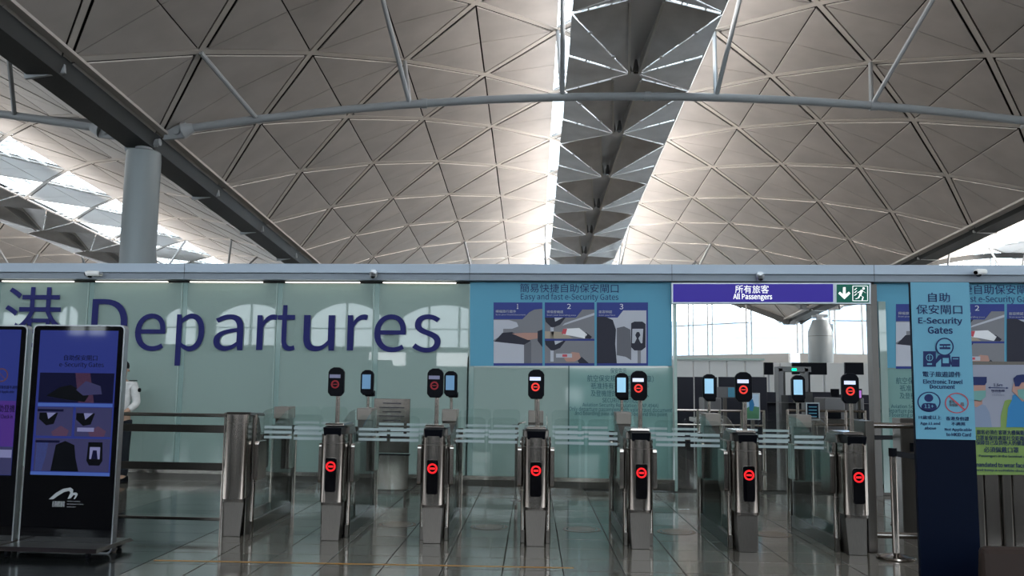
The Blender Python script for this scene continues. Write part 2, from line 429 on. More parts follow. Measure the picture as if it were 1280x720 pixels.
for i, n_ in ((0, 'first'), (1, 'second'), (2, 'third'), (3, 'fourth'), (4, 'fifth')):
    c = Vector((LANES[i] + 0.487 - 0.05, 9.45, 0))
    mb = MB(); mb.lathe((c.x, c.y, 0.0012), [(0.20, 0.0), (0.20, 0.001)], 28)
    o = mb.build('floor_sticker', M['decal']); tag(o, 'round brown floor sticker in the %s open lane from the left' % n_, 'floor sticker', 'round stickers in the lanes')
    mb = MB()
    for q in ringpts((c.x, c.y), 0.15, 0.165, 28): mb.prism([(a, b, 0.0024) for a, b in q], (0, 0, 0.0006))
    mb.build('sticker_ring', M['tile'], o)

# ------------------------------------------------------------------ vaulted ceilings
VS, HALF, RISE = 11.0, 18.0, 6.0
RAD = (HALF ** 2 + RISE ** 2) / (2 * RISE); VC = VS + RISE - RAD; SMAX = asin(HALF / RAD) * RAD
DS = SMAX / 6.0; W0 = 30.65; DW = 6.5
UC = 4.085
def VP(s, w, off=0.0, uc=UC, lift=0.0):
    a = s / RAD
    return R3(uc + (RAD + lift) * sin(a), VC + (RAD + lift) * cos(a), w)
def inset(tri, ds):
    """inset a ccw 2d polygon, ds[i] for edge i->i+1"""
    n = len(tri); out = []
    lines = []
    for i in range(n):
        a, b = tri[i], tri[(i + 1) % n]
        dx, dy = b[0] - a[0], b[1] - a[1]; l = sqrt(dx * dx + dy * dy); nx, ny = -dy / l, dx / l
        lines.append((nx, ny, nx * a[0] + ny * a[1] + ds[i]))
    for i in range(n):
        n1, n2 = lines[i - 1], lines[i]
        det = n1[0] * n2[1] - n1[1] * n2[0]
        out.append(((n1[2] * n2[1] - n2[2] * n1[1]) / det, (n1[0] * n2[2] - n2[0] * n1[2]) / det))
    return out
RW, GV = 0.11, 0.085     # half rib, dark groove
def vault(name, uc, wa, wb, wend, limit, label):
    root = struct(name, R3(uc, VS, 30.0), label)
    tris = []
    for k in range(0, 13):
        ph = 0.0 if k % 2 else 3.25
        m = int((wa - W0) // DW) - 1
        while True:
            wc = W0 + ph + DW * m; m += 1
            if wc < wa: continue
            if wc > wb: break
            s = (k - 6) * DS
            for sd in (-1, 1):
                if (k == 0 and sd == -1) or (k == 12 and sd == 1): continue
                if wc > wend(k, sd): continue
                kind = 'sky' if (k == 5 and sd == 1) or (k == 7 and sd == -1) else 'panel'
                for e in (-1, 1):
                    A, B, C_ = (s, wc), (s + sd * DS, wc), (s, wc + e * DW / 2)
                    if sd * e > 0: t, d = [A, B, C_], [0.016, RW + GV, 0.035]
                    else: t, d = [A, C_, B], [0.035, RW + GV, 0.016]
                    tris.append((kind, inset(t, d), (s + sd * DS / 3, wc + e)))
    def key(t):
        p = VP(t[2][0], t[2][1], uc=uc) - CAM; z = p.dot(fw); x, y = CX + F * p.dot(rt) / z, CY - F * p.dot(up) / z
        return ((0 if (-60 < x < 1340 and -60 < y < 345) else 1000) + p.length)
    tris.sort(key=key)
    n = 0; rest = MB(); sky = 0
    for kind, t, c in tris:
        pts = [VP(s, w, uc=uc) for s, w in t]
        if kind == 'sky':
            mb = MB(); mb.prism(pts, nv * 0.03); mb.build('skylight_pane', M['pane'], root)
            a, b, c_ = pts; lou = MB()
            for q in (0.25, 0.5, 0.75):
                lou.bar(a.lerp(c_, q), b.lerp(c_, q), 0.05, 0.12, nv)
            lou.build('louvre', M['white'], root)
        elif n < limit:
            mb = MB(); mb.prism(pts, nv * 0.05); mb.build('ceiling_panel', M['white' if abs(c[0]) < 2.5 else 'panel'], root); n += 1
        else: rest.prism(pts, nv * 0.05)
    if rest.v: tag(rest.build('small_ceiling_panel', M['panel'], root), kind='stuff')
    # diagonal ribs, each one long strip from eave to eave
    for dirn in (1, -1):
        for m in range(-12, 24):
            mb = MB(); pts = []
            for k in range(0, 13):
                w = W0 + DW * m + dirn * (k - 6) * 3.25
                if wa - 3.3 <= w <= wb + 3.3 and w <= wend(k, 0) + 3.3: pts.append((k, w))
            if len(pts) < 2: continue
            L_ = sqrt(DS * DS + 3.25 ** 2); nx, ny = -dirn * 3.25 / L_, DS / L_
            for (k, w), (k2, w2) in zip(pts, pts[1:]):
                s1, s2 = (k - 6) * DS, (k2 - 6) * DS
                q = [(s1 - nx * RW, w - ny * RW), (s2 - nx * RW, w2 - ny * RW), (s2 + nx * RW, w2 + ny * RW), (s1 + nx * RW, w + ny * RW)]
                mb.prism([VP(s, w_, uc=uc, lift=0.03) for s, w_ in q], nv * 0.09)
            mb.build('rib', M['rib'], root)
    # dark backing shell above the panels, cut at the skylights
    bk = MB()
    for k in range(12):
        for sgn in (0,):
            s1, s2 = (k - 6) * DS, (k - 5) * DS
            w = wa - 3
            if k in (5, 6): continue
            while w < wb + 3:
                w2 = w + 3.25
                if w2 <= max(wend(k, 1), wend(k + 1, -1)) + 0.1:
                    bk.add([VP(s1, w, uc=uc, lift=0.22), VP(s2, w, uc=uc, lift=0.22), VP(s2, w2, uc=uc, lift=0.22), VP(s1, w2, uc=uc, lift=0.22)], [(0, 1, 2, 3)])
                w = w2
    # cover over the ridge diamonds (k=6) and leave the two rows of skylight triangles open
    m = -12
    while W0 + 3.25 + DW * m < wb:
        wc = W0 + 3.25 + DW * m; m += 1
        if wc < wa - 3 or wc > wend(6, 0): continue
        bk.add([VP(-DS, wc, uc=uc, lift=.22), VP(0, wc - 3.25, uc=uc, lift=.22), VP(DS, wc, uc=uc, lift=.22), VP(0, wc + 3.25, uc=uc, lift=.22)], [(0, 1, 2, 3)])
    bk.build('backing', M['backing'], root)
    # rear part of the same vault, over and behind the viewer
    rear = MB()
    for i in range(24):
        s1, s2 = -SMAX + i * SMAX / 12, -SMAX + (i + 1) * SMAX / 12
        if abs((s1 + s2) / 2) < 1.7: continue
        rear.add([VP(s1, -34, uc=uc), VP(s2, -34, uc=uc), VP(s2, wa - 3.25, uc=uc), VP(s1, wa - 3.25, uc=uc)], [(0, 1, 2, 3)])
    rear.build('rear_shell', M['panel'], root)
    return root
def end_main(k, sd): return 76.15 + 3.25 * (6 - abs(k - 6)) - (3.3 if sd * (k - 6) < 0 else 0) + 0.2
def end_side(k, sd): return 79.0
MOD = 37.2
vault('ceiling', UC, 14, 98, end_main, 300, 'triangular beige-grey metal panels in a diamond rib grid')
vault('ceiling.001', UC - MOD, 14, 112, lambda k, sd: 110.0, 300, 'neighbouring vault beyond the column, warmer and glossier')
vault('ceiling.002', UC + MOD, 14, 98, end_side, 120, 'neighbouring vault on the right, brightly lit')

# gutters between the vaults
for s_, uc_ in ((-1, UC), (1, UC)):
    e = uc_ + s_ * HALF
    g_ = thing('gutter_beam', 'dark valley beam where the ceiling meets the %s neighbouring vault' % ('left' if s_ < 0 else 'right'), 'roof beam', R3(e, VS, 30), 'valley beams')
    dr = .45 if s_ < 0 else .14
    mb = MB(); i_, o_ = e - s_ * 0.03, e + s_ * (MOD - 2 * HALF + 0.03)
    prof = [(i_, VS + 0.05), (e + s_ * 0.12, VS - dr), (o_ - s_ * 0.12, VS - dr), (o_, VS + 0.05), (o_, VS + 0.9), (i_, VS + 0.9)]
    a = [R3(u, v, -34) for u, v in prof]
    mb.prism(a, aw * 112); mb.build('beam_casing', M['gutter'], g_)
    mb = MB(); mb.bar(R3(e - s_ * 0.28, VS + 0.10, 10), R3(e - s_ * 0.28, VS + 0.10, 78), 0.26, 0.1, nv); mb.build('edge_trim', M['rib' if s_ < 0 else 'panel'], g_)
    for m in range(-2, 7):
        w = W0 + DW * m
        mb = MB(); mb.bar(R3(e, VS - dr * .5, w), R3(o_ - s_ * 0.05, VS - dr * .95, w), 0.10, 0.32 if s_ < 0 else .12, nv); mb.build('cross_bracket', M['lip'] if s_ > 0 else M['tube'], g_)

# ------------------------------------------------------------------ ridge walkways with faceted deflectors
def walkway(uc, label, w_first, w_last, group, full=True):
    root = thing('ridge_walkway', label, 'roof walkway', R3(uc, 14.3, 40), group)
    V0 = 14.25
    HW = 2.55
    w = w_first; i = 0
    def nd(x, dv, ww): return R3(uc + x, V0 + dv, ww)
    gap = 0.045
    while w < w_last:
        for sg in (-1, 1):
            A, A2 = (sg * HW, 0.0, w), (sg * HW, 0.0, w + 6.5)
            Mi = (sg * HW, 0.05, w + 3.35)
            B, B2 = (sg * 0.58, 0.55, w), (sg * 0.58, 0.55, w + 6.5)
            S = (sg * 0.16, -0.38, w + 4.0)
            for nm, tri in (('deflector_panel', (A, B, S)), ('deflector_panel', (A, S, Mi)), ('deflector_panel', (Mi, S, A2)), ('deflector_panel', (S, B2, A2))):
                c = [sum(q[k] for q in tri) / 3 for k in range(3)]
                pts = []
                for q in tri:
                    v_ = Vector((c[0] - q[0], c[1] - q[1], c[2] - q[2])); l = v_.length
                    v_ = v_ * (gap * 2.6 / l); pts.append(nd(q[0] + v_.x, q[1] + v_.y, q[2] + v_.z))
                mb = MB(); mb.prism(pts, nv * 0.04); mb.build(nm, M['truss'], root)
            for a, b in ((A, B), (A, S), (Mi, S)):
                for q in (.3, .7):
                    p0 = Vector(a).lerp(Vector(b), q - .012); p1 = Vector(a).lerp(Vector(b), q + .012)
                    mb = MB(); mb.bar(nd(*p0), nd(*p1), 0.16, 0.04, nv); mb.build('panel_clip', M['truss'], root)
            mb = MB(); mb.prism([nd(*B), nd(*S), nd(sg * 0.30, 0.5, w + 4.0), nd(sg * 0.66, 0.62, w)], bu * 0.03 * sg); mb.build('channel_side', M['lip'], root)
            mb = MB(); mb.prism([nd(*S), nd(*B2), nd(sg * 0.66, 0.62, w + 6.5), nd(sg * 0.30, 0.5, w + 4.0)], bu * 0.03 * sg); mb.build('channel_side', M['trussdark'], root)
        for sg in (-1, 1):
            mb = MB(); mb.bar(nd(sg * .56, .44, w + .1), nd(sg * .20, -.46, w + 3.8), .09, .05, nv); mb.build('light_leak_bar', M['lip'], root)  # added bright bars imitating light that leaks along the channel edges
        mb = MB(); mb.prism([nd(-0.62, 0.50, w), nd(0.62, 0.50, w), nd(0.62, 0.50, w + 6.5), nd(-0.62, 0.50, w + 6.5)], nv * 0.05); mb.build('channel_floor', M['trussdark'], root)
        # twin spotlights in the channel
        if full:
            sp = MB()
            for dx in (-0.13, 0.17):
                c = nd(dx, 0.12, w + 4.7); sp.tube([c + nv * 0.4, c, c - nv * 0.14], [0.05, 0.12, 0.15], 12)
            sp.build('spotlight_pair', M['rim'], root)
            sp = MB()
            for dx in (-0.13, 0.17):
                c = nd(dx, 0.12, w + 4.7); sp.tube([c - nv * 0.141, c - nv * 0.15], [0.10, 0.10], 12)
            sp.build('spotlight_lens', M['blackgloss'], root)
        w += 6.5; i += 1
    # hangers to the vault nodes
    return root
walkway(3.69, 'faceted grey metal walkway hanging under the middle vault ridge', 20.9, 95, 'ridge walkways')
walkway(3.69 - MOD, 'faceted bronze-lit metal walkway under the left neighbouring vault', 20.9, 78, 'ridge walkways', False)
walkway(3.69 + MOD, 'faceted metal walkway under the right neighbouring vault, mostly out of view', 40.4, 78, 'ridge walkways', False)

# ------------------------------------------------------------------ tie arches with their struts
def arch_v(u, uc): return 12.66 - 1.45 * ((u - uc) / 17.6) ** 2
def tie_arch(uc, w, label, r=0.15):
    root = thing('tie_arch', label, 'roof tie', R3(uc, VS, w), 'curved tube ties across the vaults')
    path = [R3(uc - 16.9 + 33.8 * i / 28, arch_v(uc - 16.9 + 33.8 * i / 28, uc), w) for i in range(29)]
    mb = MB(); mb.tube(path, r, 12); mb.build('tube', M['tube'], root)
    for sg in (-1, 1):
        e = R3(uc + sg * 16.7, arch_v(uc + sg * 16.7, uc), w); f_ = R3(uc + sg * 17.75, VS + 0.02, w)
        mb = MB(); mb.tube([e, e.lerp(f_, 0.35)], [0.16, 0.30], 12)
        mb.prism([e.lerp(f_, .3) + nv * .3 - aw * .07, e.lerp(f_, .3) - nv * .3 - aw * .07, f_ - nv * .16 - aw * .07, f_ + nv * .16 - aw * .07], aw * .14)
        mb.tube([e.lerp(f_, .55) - aw * .16, e.lerp(f_, .55) + aw * .16], .13, 12)
        mb.build('clevis', M['tube'], root)
    for k in (1, 3, 5, 7, 9, 11):
        s = (k - 6) * DS; u = uc + RAD * sin(s / RAD)
        uj = uc - .3 + (k - 6) * 2.81
        for dw in (-3.25, 3.25):
            mb = MB(); mb.tube([R3(uj, arch_v(uj, uc), w), VP(s, w + dw, uc=uc)], 0.085, 8); mb.build('strut', M['tube'], root)
    for u in (-8.2, 0.0, 8.2):
        a = R3(uc + u - .12, arch_v(uc + u, uc), w); b = R3(uc + u + .12, arch_v(uc + u, uc), w)
        mb = MB(); mb.tube([a, b], r + 0.035, 12); mb.build('tube_collar', M['tube'], root)
    return root
tie_arch(UC, W0, 'long curved grey tube tie crossing the ceiling above the whole entrance')
tie_arch(UC, W0 + 39, 'distant curved tube tie low over the far end of the middle vault', 0.16)
tie_arch(UC - MOD, W0, 'curved grey tube tie running left from the column top')
tie_arch(UC - MOD, W0 + 39, 'distant tube tie in the left neighbouring vault', 0.16)
tie_arch(UC + MOD, W0 + 39, 'distant tube tie in the right neighbouring vault', 0.16)

# ------------------------------------------------------------------ columns
def column(u, w, r, label, top_v, cone=False):
    c = R3(u, top_v, w); root = thing('column', label, 'column', (c.x, c.y, 0), 'round columns under the valley beams')
    mb = MB(); zt = c.z
    prof = [(r, 0), (r, zt - 0.35), (r * 0.97, zt - 0.05), (r * 0.9, zt)] if not cone else [(r, 0), (r, zt - 0.95), (r * 0.66, zt - 0.15), (r * 0.6, zt)]
    mb.lathe((c.x, c.y, 0), prof, 40); mb.build('shaft', M['column'], root)
    mb = MB(); mb.lathe((c.x, c.y, 0), [(r + .01, 5.55), (r + .01, 5.575)], 40); mb.build('cladding_joint', M['gutter'], root)
    mb = MB()
    mb.box((c.x, c.y, zt + 0.22), (0.5, 0.35, 0.5), -LN); mb.tube([c + Vector((-.6, 0, .25)), c + Vector((.6, 0, .35))], .13, 12)
    mb.tube([c + Vector((0, 0, -.05)), c + Vector((0, 0, .25))], .3, 14)
    mb.build('bearing', M['tube'], root)
    return root
column(-14.38, W0, 0.615, 'large round grey column left of the entrance, carrying the valley beam', 10.42)
column(UC + 18.6, W0 + 39, 0.95, 'pale round column with tapered neck seen through the doorway', 10.1, True)
column(UC - 18.6, W0 + 39, 0.95, 'far round column hidden behind the frosted wall on the left', 10.1, True)
column(UC + 18.6, W0, 0.615, 'round column on the right behind the instruction poster', 10.42)

# ------------------------------------------------------------------ far glass facade with stepped plan
def roof_z(X, Y, uc):
    z = 8.0
    for _ in range(12):
        d = Vector((X, Y, z)) - CAM; u, w = d.dot(bu), d.dot(aw)
        x = max(-HALF, min(HALF, u - uc)); v = VC + sqrt(RAD * RAD - x * x)
        z += v - d.dot(nv)
    return z
def facade(name, uc, plan, sill, rails, label=None, step=2.9):
    root = struct(name, (plan[0][0], plan[0][1], 0), label)
    top = []
    for (x0, y0), (x1, y1) in zip(plan, plan[1:]):
        L_ = sqrt((x1 - x0) ** 2 + (y1 - y0) ** 2); n = max(1, round(L_ / step))
        for i in range(n):
            a = (x0 + (x1 - x0) * i / n, y0 + (y1 - y0) * i / n); b = (x0 + (x1 - x0) * (i + 1) / n, y0 + (y1 - y0) * (i + 1) / n)
            za, zb = roof_z(a[0], a[1], uc) - .02, roof_z(b[0], b[1], uc) - .02
            za, zb = max(za, sill + 1), max(zb, sill + 1)
            mb = MB(); mb.prism([(a[0], a[1], sill), (b[0], b[1], sill), (b[0], b[1], zb), (a[0], a[1], za)], (0, 0.03, 0)); mb.build('pane', M['pane'], root)
            mb = MB()
            for dx in (-.22, .22): mb.bar((a[0] + dx, a[1] - .1, sill), (a[0] + dx, a[1] - .1, za), 0.11, 0.2, (0, 1, 0))
            mb.build('mullion', M['white'], root)
            for r_ in rails:
                if r_ < min(za, zb): mb = MB(); mb.bar((a[0], a[1] - .06, r_), (b[0], b[1] - .06, r_), 0.12, 0.10); mb.build('glazing_rail', M['tube'], root)
            top.append(((a[0], a[1] - .15, za - .18), (b[0], b[1] - .15, zb - .18)))
        mb = MB(); mb.bar((x0, y0, sill / 2), (x1, y1, sill / 2), 0.3, sill); mb.build('sill_wall', M['wallgrey'], root)
    mb = MB()
    for a, b in top: mb.bar(a, b, 0.3, 0.42)
    mb.build('arch_frame', M['gutter'], root)
    return root
def uv2(u, w, v=9.0): q = R3(u, v, w); return (q.x, q.y)
plan = [uv2(UC + RAD * sin((k - 6) * DS / RAD), 76.15 + 3.25 * (6 - abs(k - 6))) for k in range(13)]
facade('window_1', UC, plan, 4.45, (7.3, 9.9, 12.4))
facade('window_2', UC + MOD, [uv2(UC + MOD - 18.3, 76.15), uv2(UC + MOD + 18, 76.15)], 4.45, (7.3, 9.9, 11.6, 13.2))
facade('window_3', UC - MOD, [uv2(UC - MOD - 18, 108), uv2(UC - MOD + 18.3, 108)], 4.45, (7.3, 9.9, 12.4))
# rear facade behind the viewer: it is what the glass wall and the kiosks mirror
rf = struct('wall_back', (0, -31, 0))
wp = MB()
wp.box((-27.5, -31, 1.3), (53, .4, 2.6)); wp.box((30, -31, 1.3), (60, .4, 2.6)); wp.box((-.3, -31, 1.95), (3.4, .4, 1.3))
wp.build('wall_panel', M['backwall'], rf)
mb = MB(); mb.box((-37, -31, 3.2), (38, 0.4, 1.3)); mb.build('wall_panel', M['backwall'], rf)
mb = MB(); mb.box((33, -31, 3.2), (50, 0.4, 1.3)); mb.build('wall_panel', M['backwall'], rf)
mb = MB(); mb.box((-5, -31, 3.65), (28, 0.4, .35)); mb.box((-10.5, -31, 3.2), (2.0, .38, 1.2)); mb.box((-16, -31, 3.2), (4, .38, 1.2)); mb.build('wall_panel', M['backwall'], rf)
bays = [(-54, -46, 5.8), (-44, -37.3, 6.0), (-35.6, -34, 6.4), (-28, -25.7, 6.3), (-24.5, -19.5, 6.6), (-18.0, -13.0, 6.7), (-12, -6, 6.6), (-4, 4, 6.6), (6, 14, 6.6), (16, 26, 6.6), (28, 38, 6.6), (40, 58, 6.6)]
xs_ = -56
for a, b, zt_ in bays:
    mb = MB(); mb.box(((xs_ + a) / 2, -31, 6.3), (a - xs_, .4, 5.0)); mb.build('pillar', M['backwall'], rf); xs_ = b
    n = max(2, round((b - a) / 2.2))
    for i in range(n + 1):
        x = a + (b - a) * i / n; mb = MB(); mb.box((x, -30.9, 6.0), (0.12, 0.2, 4.4)); mb.build('mullion', M['tube'], rf)
    mb = MB(); mb.box(((a + b) / 2, -30.9, 5.0), (b - a, 0.12, 0.08)); mb.build('glazing_rail', M['tube'], rf)
    mb = MB(); mb.box(((a + b) / 2, -31.1, 6.2), (b - a, 0.03, 4.8)); mb.build('pane', M['pane'], rf)
    pts = [(a + (b - a) * i / 12, -31.05, 5.5 + (zt_ - 5.5) * sin(pi * i / 12) ** .6) for i in range(13)]
    mb = MB(); mb.prism(pts + [(b, -31.05, 8.8), (a, -31.05, 8.8)], (0, .12, 0)); mb.build('arched_panel', M['backwall'], rf)
mb = MB(); mb.box(((xs_ + 60) / 2, -31, 6.3), (60 - xs_, .4, 5.0)); mb.build('pillar', M['backwall'], rf)
mb = MB(); mb.box((4, -31, 8.9), (112, 0.4, .8)); mb.build('wall_panel', M['backwall'], rf)
for i in range(38):
    mb = MB(); mb.box((-52 + 3 * i, -30.9, 13.5), (.16, .3, 9)); mb.build('mullion', M['tube'], rf)
mb = MB(); mb.box((4, -31.1, 13.6), (112, .03, 8.8)); mb.build('pane', M['pane'], rf)  # high glazing added out of view as a large light source
for nm, x in (('wall_left', -54.0), ('wall_right', 60.0)):
    w_ = struct(nm, (x, 30, 0)); mb = MB(); mb.box((x, 30, 2.2), (0.3, 124, 4.4)); 
    if x < 0: mb.box((x, 30, 12), (.3, 124, 8.0))
    mb.build('wall_panel', M['wallgrey'], w_)

# ------------------------------------------------------------------ the entrance wall
YW = 13.1
wf = struct('wall_front', (0, YW, 0))
ZH = 3.03
# header beam
hd = struct('trim_1', (-1.4, YW, 3.15), 'blue-grey header beam running over the whole entrance')
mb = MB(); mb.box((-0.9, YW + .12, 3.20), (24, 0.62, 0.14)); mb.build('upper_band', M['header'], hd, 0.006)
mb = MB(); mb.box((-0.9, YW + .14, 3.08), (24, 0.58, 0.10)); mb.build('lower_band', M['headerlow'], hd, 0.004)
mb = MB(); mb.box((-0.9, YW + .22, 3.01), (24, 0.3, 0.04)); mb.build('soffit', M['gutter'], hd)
for x in (230, 587, 1093, 840):
    q = P(x, 341, YW - .2); mb = MB(); mb.box((q.x, YW - .192, 3.15), (0.006, 0.004, 0.24)); mb.build('cover_joint', M['gutter'], hd)
joints = [-12.2, -10.7, -9.2, -7.67, -6.16, -4.66, -3.15, -1.69]
for a, b in zip(joints, joints[1:]):
    mb = MB(); mb.box(((a + b) / 2, YW, 1.56), (b - a - .02, 0.024, 2.86)); mb.build('glass_panel', M['frost'], wf)
    mb = MB(); mb.box((b, YW - .015, 1.56), (0.018, 0.03, 2.86)); mb.build('joint_profile', M['joint'], wf)
    mb = MB(); mb.box((b + .05, YW + .16, 1.56), (0.10, 0.28, 2.86)); mb.build('glass_fin', M['jointdark'], wf)
    mb = MB(); mb.box((b + .052, YW - .014, 1.56), (0.075, 0.004, 2.86)); mb.build('fin_stand_in', M['finstandin'], wf)  # added front strip imitating the dark fin seen through the glass
    mb = MB(); mb.box(((a + b) / 2 - .02, YW - .10, 2.995), ((b - a) * .76, 0.04, 0.012)); o = mb.build('strip_lamp', M['lamp'], wf)
for a, b in ((-1.69, -.19), (-.19, 1.33), (4.24, 5.75), (5.75, 7.25), (7.25, 8.75), (8.75, 10.3)):
    mb = MB(); mb.box(((a + b) / 2, YW, 1.56), (b - a - .02, 0.024, 2.86)); mb.build('glass_panel', M['frost'], wf)
    if a != 4.24:
        mb = MB(); mb.box((a, YW - .005, 1.0), (0.02, 0.05, 1.8)); mb.build('joint_profile', M['jointdark'], wf)
for a, b in ((-12.3, 1.34), (4.24, 10.4)):
    mb = MB(); mb.box(((a + b) / 2, YW - .02, .13), (b - a, .12, .055)); mb.build('skirting_cap', M['steel'], wf)
    mb = MB(); mb.box(((a + b) / 2, YW, .05), (b - a, .1, .1)); mb.build('skirting', M['steeldark'], wf)
# door frame
df = struct('door_1', (2.8, YW, 0), 'wide open doorway with grey posts')
mb = MB(); mb.box((4.19, YW, 1.5), (0.09, 0.22, 3.0)); mb.build('door_post', M['doorpost'], df)
mb = MB(); mb.box((1.36, YW, 1.5), (0.04, 0.20, 3.0)); mb.build('door_post', M['joint'], df)
mb = MB(); mb.box((4.30, YW - .1, 1.4), (0.10, 0.02, 2.7)); mb.build('glass_fin', M['frost'], df)

# big vinyl lettering, each letter its own piece
wl = thing('wall_lettering', 'huge navy vinyl letters reading Departures with a Chinese character before them', 'lettering', (-5, YW - .02, 2.2))
YL = YW - 0.036
for ch, x0, x1, y0, y1 in (('D', 112, 161, 374, 437), ('e', 167.5, 208, 392, 438.5), ('p', 218, 256.5, 392, 457), ('a', 266, 305, 393, 438.5), ('r', 320, 347, 393, 437.5),
                           ('t', 345.5, 370.5, 381.5, 438.5), ('u', 378.5, 419, 394, 439), ('r', 433.5, 460, 393, 438), ('e', 467, 508, 393, 440), ('s', 515, 551.5, 393, 440.5)):
    text(ch, x0, y0, x1, y1, YL, M['navy'], wl, 'letter', 0.008)
text('港', 3, 359, 79, 434, YL, M['navy'], wl, 'letter', 0.02)

# ---------------------------- instruction poster
def photo_hand(parent, ox, Y, sc_=1.0):
    pass
def steps_poster(dx, label, Y, x_left, x_right, right=False):
    root = thing('instruction_poster', label, 'poster', P((x_left + x_right) / 2, 405, Y), 'blue instruction posters on the entrance wall')
    X = lambda x: x + dx
    card('backing', rect(x_left, 352.5 if not right else 353, x_right, 457.5 if not right else 460), Y, M['tealblue'], root, 0.01)
    Y1, Y2, Y3, Y4 = Y - .003, Y - .006, Y - .009, Y - .012
    if not right: text('簡易快捷自助保安閘口', 650, 355, 773, 365.5, Y1, M['ink'], root, bold=.015); text('Easy and fast e-Security Gates', 651, 367, 773, 376.5, Y1, M['ink'], root)
    else: text('簡易快捷自助保安閘口', 1162, 356, 1296, 367.5, Y1, M['ink'], root, bold=.015); text('Easy and fast e-Security Gates', 1163, 369.5, 1296, 379.5, Y1, M['ink'], root)
    k = 1.0 if not right else 1.05
    def S(x, y):   # poster one drawn in pixels, the right one about 5% larger
        if not right: return (x, y)
        return (1120 + (x - 617) * 1.075, 380 + (y - 378) * 1.025)
    def c2(nm, pts, Yk, m): card(nm, [S(*q) for q in pts], Yk, m, pan)
    def t2(b, x0, y0, x1, y1, m): A, B = S(x0, y0), S(x1, y1); text(b, A[0], A[1], B[0], B[1], Y3, m, pan)
    # step 1
    pts = [S(*q) for q in rect(617, 378, 678, 457)]; pan = card('step_panel', pts, Y1, M['indigo'], root)
    c2('photo', [(617, 399), (653, 399), (662, 390), (668, 387), (678, 386), (678, 454), (617, 454)], Y2, M['pgrey'])
    c2('photo_shape', [(617, 400), (636, 400), (646, 403), (648, 408), (640, 411), (617, 411)], Y3, M['plight'])
    c2('photo_shape', [(617, 411), (629, 411), (629, 418), (617, 425)], Y3, M['plight'])
    c2('photo_shape', [(617, 427), (655, 431), (655, 454), (617, 454)], Y3, M['plight'])
    c2('photo_shape', [(655, 431), (664, 427), (664, 454), (655, 454)], Y3, M['pmid'])
    c2('photo_shape', [(618, 427), (628, 416), (640, 415), (664, 426), (655, 431)], Y3 - .001, M['pdark'])
    c2('photo_shape', [(640, 417), (655, 416), (672, 416), (672, 423), (660, 425), (652, 422)], Y4, M['skinprint'])
    c2('photo_shape', [(672, 414), (678, 412), (678, 434), (672, 426)], Y4, M['pdark'])
    t2('1', 646, 380, 648, 386, M['pwhite']); t2('掃描旅行證件', 619.5, 387.5, 645, 391, M['plight']); t2('Scan your travel document', 619.5, 392.5, 657, 394.5, M['plight'])
    # step 2
    pts = [S(*q) for q in rect(681, 378, 743, 457)]; pan = card('step_panel', pts, Y1, M['indigo'], root)
    c2('photo', [(681, 397), (720, 397), (728, 387), (743, 387), (743, 423.5), (681, 423.5)], Y2, M['pgrey'])
    c2('photo', [(681, 426), (743, 426), (743, 454), (681, 454)], Y2, M['pgrey'])
    for dy in (0, 29):
        c2('photo_shape', [(681, 397 + dy), (707, 397 + dy), (700, 406 + dy), (690, 410 + dy), (682, 402 + dy)], Y3, M['pdark'])
        c2('photo_shape', [(693, 397 + dy), (704, 397 + dy), (694, 402 + dy)], Y4, M['plight'])
        c2('photo_shape', [(688, 409 + dy), (692, 409 + dy), (692, 423 + dy), (688, 423 + dy)], Y3, M['plight'])
    c2('photo_shape', [(743, 391), (706, 404), (703, 407), (743, 394)], Y3, M['plight'])
    c2('photo_shape', [(681, 414), (704, 415), (716, 423), (681, 423)], Y3, M['pbeige'])
    c2('photo_shape', [(704, 411), (724, 410), (734, 418), (731, 423), (716, 420), (704, 418)], Y4, M['pwhite'])
    c2('photo_shape', [(704, 411), (709, 411), (707, 418), (702, 417)], Y4 - .001, M['pred'])
    c2('photo_shape', [(732, 415), (740, 421), (738, 423.4), (731, 423)], Y4, M['pdark'])
    c2('photo_shape', [(695, 442), (715, 442), (715, 447), (695, 447)], Y4, M['plight'])
    c2('photo_shape', [(703, 443), (709, 443), (709, 446), (703, 446)], Y4 - .001, M['pred'])
    c2('photo_shape', [(705, 448), (715, 440), (724, 441), (726, 448), (718, 452), (708, 452)], Y4 + .001, M['skinprint'])
    c2('photo_shape', [(722, 451), (727, 446), (736, 454), (724, 454)], Y4, M['pdark'])
    t2('2', 709, 380, 713.5, 386, M['pwhite']); t2('掃描登機證', 683.5, 388, 704, 391.5, M['plight']); t2('Scan your boarding pass', 683.5, 393, 720, 395.2, M['plight'])
    # step 3
    pts = [S(*q) for q in rect(746, 378, 810, 457)]; pan = card('step_panel', pts, Y1, M['indigo'], root)
    c2('photo', [(746, 397), (772, 397), (779, 388), (808, 388), (808, 454), (746, 454)], Y2, M['plight'])
    c2('photo_shape', [(746, 396), (757, 396), (766, 400), (770, 412), (769, 430), (771, 454), (746, 454)], Y3, M['pdark'])
    c2('photo_shape', [(771, 410), (780, 408), (788, 412), (789, 430), (789, 454), (771, 454)], Y3, M['pmid'])
    c2('photo_shape', [(771, 444), (782, 446), (795, 454), (771, 454)], Y4, M['plight'])
    c2('photo_shape', [(789, 404), (793, 402), (803, 402), (807, 405), (807, 434), (802, 438), (793, 438), (789, 434)], Y4, M['pdark'])
    c2('photo_shape', [(790.5, 411), (804, 411), (803, 429), (790, 429)], Y4 - .001, M['plight'])
    c2('photo_shape', [(796, 415), (799, 415), (800.5, 419), (798, 423), (801, 429), (793, 429), (796, 423), (794, 419)], Y4 - .002, M['pdark'])
    c2('photo_shape', [(797, 438), (801, 438), (801, 454), (797, 454)], Y4, M['pgrey'])
